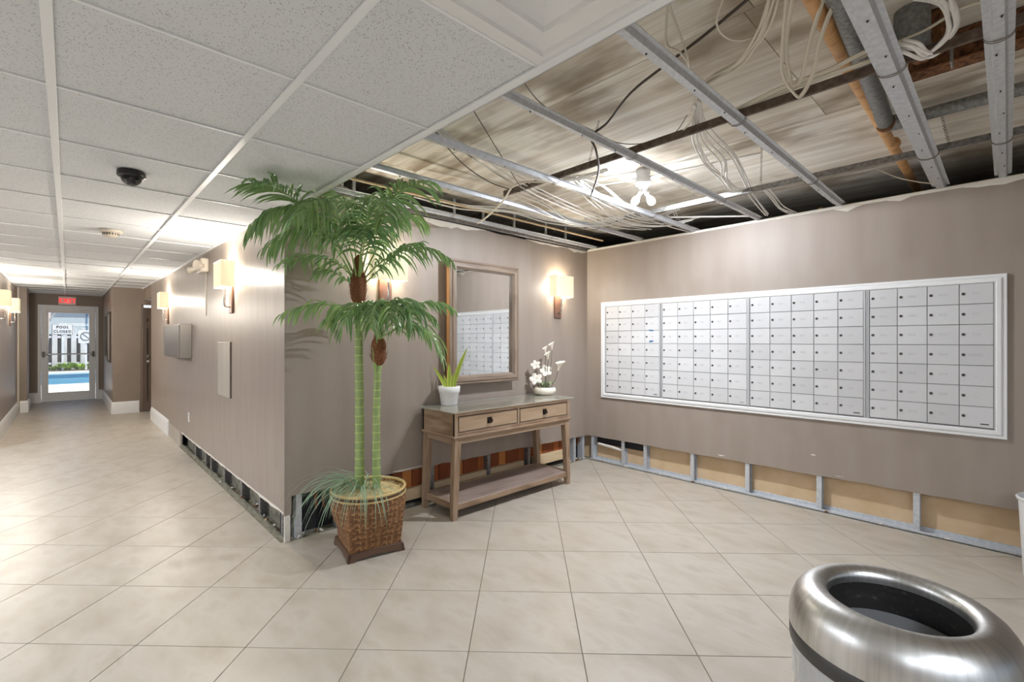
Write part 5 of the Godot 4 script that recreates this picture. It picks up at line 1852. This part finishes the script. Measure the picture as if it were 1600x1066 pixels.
# ---------------------------------------------------------------- hall fittings
func build_hall_things() -> void:
	var st: SurfaceTool
	# dome camera
	var z := -3.42
	var t := thing("dome_camera", "black dome security camera on the hall ceiling", "camera", V(0.262, ceil_y(z) + 0.002, z))
	st = new_st()
	lathe(st, [Vector2(0.0, 0.0), Vector2(0.062, 0.0), Vector2(0.066, -0.004), Vector2(0.066, -0.028), Vector2(0.06, -0.034), Vector2(0.05, -0.034)], Vector3.ZERO, 36)
	obj("housing", st, M.black, t)
	st = new_st()
	var pr := []
	for k in 9:
		var a := PI / 2 * k / 8.0
		pr.append(Vector2(0.05 * cos(a), -0.034 - 0.046 * sin(a)))
	lathe(st, pr, Vector3.ZERO, 30)
	obj("dome", st, M.smoked, t)
	st = new_st()
	lathe(st, [Vector2(0.0, 0.0), Vector2(0.02, 0.0), Vector2(0.022, 0.01), Vector2(0.018, 0.03), Vector2(0.0, 0.034)], V(0, -0.066, 0), 18)
	obj("lens", st, M.lock, t)
	# smoke detector
	z = -5.49
	t = thing("smoke_detector", "round white smoke detector on the hall ceiling beyond the black camera", "smoke detector", V(0.278, ceil_y(z) + 0.003, z))
	st = new_st()
	lathe(st, [Vector2(0.0, 0.0), Vector2(0.082, 0.0), Vector2(0.086, -0.006), Vector2(0.082, -0.02), Vector2(0.062, -0.024), Vector2(0.06, -0.026)], Vector3.ZERO, 32)
	obj("base", st, M.putty, t)
	st = new_st()
	lathe(st, [Vector2(0.056, -0.024), Vector2(0.056, -0.05), Vector2(0.04, -0.06), Vector2(0.0, -0.062)], Vector3.ZERO, 28)
	var body := obj("sensor_body", st, M.putty, t)
	st = new_st()
	for k in 18:
		var a := TAU * k / 18.0
		cb(st, V(cos(a) * 0.056, -0.037, sin(a) * 0.056), V(0.004, 0.018, 0.008), 0.0, Basis(Vector3.UP, -a))
	obj("vents", st, M.lock, body)
	# emergency light with two lamp heads
	t = thing("emergency_light", "putty twin-head emergency light high on the right hall wall", "emergency light", V(1.12, 2.27, -6.13), -PI / 2)
	box_obj("case", V(-0.13, -0.075, 0.0), V(0.13, 0.075, 0.075), M.putty, t, 0.012)
	for s in [-1.0, 1.0]:
		st = new_st()
		lathe(st, [Vector2(0.0, 0.0), Vector2(0.02, 0.0), Vector2(0.026, 0.02), Vector2(0.052, 0.07), Vector2(0.054, 0.08), Vector2(0.048, 0.08), Vector2(0.0, 0.07)], V(s * 0.17, -0.02, 0.06), 20, Basis(Vector3.RIGHT, PI / 2) * Basis(Vector3.BACK, -s * 0.5))
		obj("lamp_head", st, M.putty, t)
	box_obj("conduit_cover", V(-0.015, -0.55, 0.0), V(0.015, -0.075, 0.010), M.panel_grey, t, 0.002)
	# brushed box
	t = thing("metal_wall_box", "grey brushed-metal box projecting from the right hall wall under the farther sconce", "wall box", V(1.12, 1.44, -7.57), -PI / 2)
	box_obj("case", V(-0.60, -0.21, 0.0), V(0.60, 0.21, 0.125), M.brushed, t, 0.004)
	box_obj("door_panel", V(-0.585, -0.195, 0.125), V(0.585, 0.195, 0.137), M.brushed, t, 0.003)
	tube_obj("hinge", [V(-0.585, -0.2, 0.137), V(-0.585, 0.2, 0.137)], 0.008, M.chrome, t)
	# access panel, its open near edge drawn as a dark strip for the shadow
	t = thing("access_panel", "narrow grey access panel hung slightly open on the right hall wall below the nearer sconce", "access panel", V(1.12, 1.165, -5.28), -PI / 2)
	box_obj("panel", V(-0.24, -0.265, 0.004), V(0.24, 0.265, 0.016), M.panel_grey, t, 0.003)
	box_obj("panel_edge_shade", V(-0.242, -0.267, 0.0), V(0.252, 0.267, 0.008), M.brown_dark, t, 0.0)
	# outlet
	t = thing("power_outlet", "white double power outlet low on the right hall wall", "outlet", V(1.12, 0.47, -7.17), -PI / 2)
	box_obj("plate", V(-0.036, -0.058, 0.0), V(0.036, 0.058, 0.006), M.white, t, 0.002)
	for s in [-1.0, 1.0]:
		box_obj("socket", V(-0.016, s * 0.026 - 0.016, 0.006), V(0.016, s * 0.026 + 0.016, 0.0085), M.putty, t, 0.002)
	# framed notice boards on the recess side wall
	t = thing("notice_frame", "dark narrow framed board on the side wall near the glass door", "frame", V(0.64, 1.52, -12.95), -PI / 2)
	for k in 4:
		st = new_st()
		mitre(st, Rect2(-0.42, -0.52, 0.84, 1.04), [Vector2(0, 0), Vector2(0, 0.03), Vector2(0.03, 0.03), Vector2(0.035, 0.012)], Vector3.ZERO, Vector3.RIGHT, Vector3.UP, Vector3.BACK, k)
		obj("frame_side", st, M.brown_dark, t)
	box_obj("board", V(-0.39, -0.49, 0.0), V(0.39, 0.49, 0.012), M.panel_grey, t, 0.0)
	t = thing("notice_frame", "smaller brown framed board behind the dark one, nearer the glass door", "frame", V(0.64, 1.55, -14.1), -PI / 2)
	for k in 4:
		st = new_st()
		mitre(st, Rect2(-0.25, -0.45, 0.5, 0.9), [Vector2(0, 0), Vector2(0, 0.025), Vector2(0.03, 0.025), Vector2(0.035, 0.012)], Vector3.ZERO, Vector3.RIGHT, Vector3.UP, Vector3.BACK, k)
		obj("frame_side", st, M.brown_dark, t)
	box_obj("board", V(-0.22, -0.42, 0.0), V(0.22, 0.42, 0.012), M.brown_door, t, 0.0)
	# small plates beside the recess door
	t = thing("switch_plate", "small brown cover plates stacked above the recessed brown door lock", "switch plate", V(1.21, 1.82, -12.108))
	box_obj("plate", V(-0.05, 0.08, 0.0), V(0.06, 0.24, 0.01), M.brown_door, t, 0.002)
	box_obj("plate", V(-0.04, -0.12, 0.0), V(0.06, 0.02, 0.012), M.brown_door, t, 0.002)
	# white bin at the right edge
	t = thing("white_bin", "white tapered plastic bin cut off by the right picture edge", "bin", V(4.285, 0, 0.203))
	st = new_st()
	lathe(st, [Vector2(0.0, 0.0), Vector2(0.135, 0.0), Vector2(0.138, 0.006), Vector2(0.158, 0.46), Vector2(0.166, 0.465), Vector2(0.170, 0.48), Vector2(0.162, 0.487), Vector2(0.152, 0.48), Vector2(0.126, 0.012), Vector2(0.0, 0.012)], Vector3.ZERO, 40)
	obj("body", st, M.white, t)

func build_bulb_lamp() -> void:
	var o := V(3.317, 2.70, -1.988)
	var t := thing("bare_bulb_lamp", "bare two-bulb lamp glowing white under the opened ceiling", "lamp", o)
	var st := new_st()
	lathe(st, [Vector2(0.0, 0.10), Vector2(0.055, 0.10), Vector2(0.055, 0.01), Vector2(0.0, 0.01)], Vector3.ZERO, 8)
	obj("junction_box", st, M.galv, t)
	st = new_st()
	lathe(st, [Vector2(0.0, 0.012), Vector2(0.062, 0.012), Vector2(0.066, 0.0), Vector2(0.06, -0.02), Vector2(0.035, -0.035), Vector2(0.03, -0.055), Vector2(0.0, -0.058)], Vector3.ZERO, 28)
	obj("lampholder", st, M.ceramic, t)
	var R := V(0.726, 0, 0.687)
	for s in [-1.0, 1.0]:
		var dir: Vector3 = (V(0, -0.085, 0) + R * s * 0.055).normalized()
		var a := V(0, -0.05, 0)
		tube_obj("socket", [a, a + dir * 0.05], 0.017, M.ceramic, t, 12)
		st = new_st()
		var b := Basis(Quaternion(Vector3.UP, dir))
		lathe(st, [Vector2(0.0, 0.0), Vector2(0.013, 0.0), Vector2(0.014, 0.02), Vector2(0.029, 0.05), Vector2(0.032, 0.066), Vector2(0.029, 0.084), Vector2(0.018, 0.098), Vector2(0.0, 0.103)], a + dir * 0.05, 22, b)
		obj("bulb", st, glow(rgb(255, 252, 246), 7.0), t)
		var sp := SpotLight3D.new()
		sp.name = "bulb_beam"
		t.add_child(sp, true)
		sp.position = a + dir * 0.112
		sp.basis = Basis.looking_at(dir, R)
		sp.spot_angle = 86.0
		sp.spot_angle_attenuation = 0.6
		sp.spot_range = 25.0
		sp.spot_attenuation = 2.0
		sp.light_energy = BEAM_E
		sp.light_color = rgb(240, 246, 255)
		sp.light_size = 0.03
		sp.shadow_enabled = true
		var l := OmniLight3D.new()
		l.name = "bulb_light"
		t.add_child(l, true)
		l.position = a + dir * 0.112
		l.light_energy = BULB_E
		l.light_color = rgb(240, 246, 255)
		l.light_size = 0.03
		l.omni_range = 25.0
		l.omni_attenuation = 2.0
		l.shadow_enabled = true
	st = new_st()
	tube(st, [V(3.14, 2.735, -2.52), V(3.317, 2.735, -1.988), V(3.47, 2.735, -1.17)], 0.009, 8)
	tag(obj("conduit", st, M.cable_white), "thin straight white conduit running through the bare bulb lamp", "conduit")
	st = new_st()
	tube(st, [V(3.55, 2.60, -2.75), V(4.62, 2.60, -1.62)], 0.008, 8)
	tag(obj("conduit", st, M.cable_white), "thin straight white conduit low in the corner near the mailbox wall top", "conduit")

# ---------------------------------------------------------------- cables
func cable(parent: Node, key: String, r: float, m: Material, off := Vector3.ZERO, wob := 0.0, called := "cable") -> void:
	var p := []
	var g := RandomNumberGenerator.new()
	g.seed = key.hash() + int(off.length() * 9000.0)
	for q in CP[key]:
		p.append(q + off + V(g.randf_range(-wob, wob), g.randf_range(-wob, wob), g.randf_range(-wob, wob)))
	tube_obj(called, spline(p, 6), r, m, parent, 6)

func bundle(label: String, keys: Array, r: float, m: Material, n := 1, spread := 0.014) -> void:
	var t := thing("cable_bundle" if n * keys.size() > 1 else "loose_cable", label, "cable")
	for k in keys:
		for i in n:
			var a := TAU * i / n
			cable(t, k, r, m, V(cos(a), 0.4 * sin(a), sin(a)) * spread * (0.0 if n == 1 else 1.0), 0.0 if n == 1 else 0.008)

func build_cables() -> void:
	bundle("dark cable looping down in front of the second channel left of the lamp", ["A"], 0.0065, M.cable_black)
	bundle("thin brown wire sagging across the plywood between the two dark cables", ["B"], 0.0032, M.wire)
	bundle("single thin black wire hanging steeply by the dropped ceiling edge", ["C"], 0.003, M.cable_black)
	bundle("pair of black wires slanting from the dropped ceiling edge", ["D1", "D2"], 0.0035, M.cable_black)
	bundle("thick pale cable bundle lying along the third furring channel", ["E"], 0.006, M.cable_white, 4, 0.016)
	bundle("beige cable drooping to the back wall track left of the lamp", ["F"], 0.007, M.cable)
	bundle("white cables swooping under the bare bulbs", ["G"], 0.0055, M.cable_white, 4, 0.03)
	bundle("white cables trailing low along the mirror wall side", ["H"], 0.0055, M.cable_white, 4, 0.028)
	bundle("pair of translucent cables dangling by the stepped ceiling panel", ["I", "I2"], 0.005, M.cable)
	bundle("fat beige cable bundle descending from the top centre to the long channel", ["J"], 0.006, M.cable, 5, 0.02)
	bundle("slim beige cable loop left of the fat beige bundle", ["K"], 0.004, M.cable)
	bundle("large hanging U-shaped loop of beige cable left of the tan pipe", ["L", "L2"], 0.006, M.cable, 2, 0.007)
	bundle("tied group of white cables falling from the carrier bar to the mailbox wall", ["M1", "M2", "M3"], 0.0055, M.cable_white, 3, 0.014)
	bundle("short group of cables bending over the carrier bar into the dark gap", ["M4"], 0.0055, M.cable_white, 4, 0.016)
	bundle("single beige cable curving left off the tied white cables", ["N"], 0.005, M.cable)
	bundle("two flat beige cables laid along the dark carrier bar", ["O", "O2"], 0.006, M.cable, 2, 0.008)
	bundle("bright white hooked cable bundle between the two widest channels", ["P"], 0.007, M.cable_white, 5, 0.014)
	bundle("yellowish cable running along the rusty beam", ["Q"], 0.006, M.cable)
	bundle("white wire sagging to the foot of the widest channel", ["R"], 0.004, M.cable)
	bundle("white wire hook hanging over the mailbox wall at the right edge", ["S"], 0.004, M.cable_white)
	bundle("white wires curling in the dark corner right of the lamp", ["U", "U2"], 0.0045, M.cable_white, 2, 0.03)
	bundle("long white cables slanting from the third channel to the room corner", ["E2"], 0.005, M.cable_white, 3, 0.035)
	bundle("white cables sagging deepest below the bare bulbs", ["G2"], 0.005, M.cable_white, 3, 0.03)
	bundle("loose white cable swags left of the bulbs near the mirror wall", ["X"], 0.0045, M.cable_white, 3, 0.04)
	bundle("thin white cables crossing behind the bulbs towards the corner", ["Y"], 0.0045, M.cable_white, 2, 0.03)
	bundle("short white wires above the palm by the dropped ceiling edge", ["W"], 0.004, M.cable_white, 2, 0.03)

# ---------------------------------------------------------------- litter bin
func build_trash_can() -> void:
	var t := thing("steel_litter_bin", "large round brushed steel litter bin with an open ring lid in the right foreground", "trash can", V(1.54, 0, -0.196))
	var st := new_st()
	var p := [Vector2(0.146, 0.748), Vector2(0.1455, 0.762), Vector2(0.148, 0.772), Vector2(0.155, 0.780), Vector2(0.166, 0.785), Vector2(0.18, 0.785), Vector2(0.196, 0.779), Vector2(0.211, 0.767), Vector2(0.223, 0.750), Vector2(0.231, 0.729), Vector2(0.2355, 0.706), Vector2(0.237, 0.684), Vector2(0.237, 0.672), Vector2(0.234, 0.670)]
	var q := []
	for i in p.size():
		q.append(p[i])
	lathe(st, q, Vector3.ZERO, 96, Basis(), 1.0)
	st.generate_tangents()
	obj("ring_lid", st, M.steel_brushed, t)
	st = new_st()
	lathe(st, [Vector2(0.234, 0.670), Vector2(0.236, 0.668), Vector2(0.236, 0.632), Vector2(0.233, 0.629), Vector2(0.222, 0.629)], Vector3.ZERO, 80)
	obj("rubber_band", st, M.rubber, t)
	st = new_st()
	lathe(st, [Vector2(0.0, 0.0), Vector2(0.215, 0.0), Vector2(0.224, 0.008), Vector2(0.224, 0.632)], Vector3.ZERO, 80)
	st.generate_tangents()
	obj("body", st, M.steel_brushed, t)
	st = new_st()
	lathe(st, [Vector2(0.152, 0.76), Vector2(0.152, 0.73), Vector2(0.158, 0.728), Vector2(0.158, 0.66)], Vector3.ZERO, 64)
	obj("inner_collar", st, M.black_worn, t)
	st = new_st()
	lathe(st, [Vector2(0.21, 0.66), Vector2(0.2, 0.10), Vector2(0.0, 0.10)], Vector3.ZERO, 48)
	obj("inner_bucket", st, M.black_worn, t)
	st = new_st()
	lathe(st, [Vector2(0.0, 0.655), Vector2(0.10, 0.66), Vector2(0.157, 0.668)], Vector3.ZERO, 48)
	obj("flap_disc", st, M.liner, t)
	# clear bag skirt hanging below the band
	st = new_st()
	var pr := []
	for j in 5:
		var row := []
		for k in 97:
			var a := TAU * k / 96.0
			var rad := 0.2275 + 0.003 * sin(a * 17.0 + j * 0.7) * j / 4.0 + 0.002 * sin(a * 41.0)
			row.append(V(cos(a) * rad, 0.631 - 0.09 * j / 4.0 - (0.02 * sin(a * 5.0) if j == 4 else 0.0), sin(a) * rad))
		pr.append(row)
	for j in 4:
		for k in 96:
			var o: Vector3 = pr[j][k]
			poly(st, [pr[j][k], pr[j][k + 1], pr[j + 1][k + 1], pr[j + 1][k]], V(o.x, 0, o.z))
	obj("bag_skirt", st, M.bag, t)
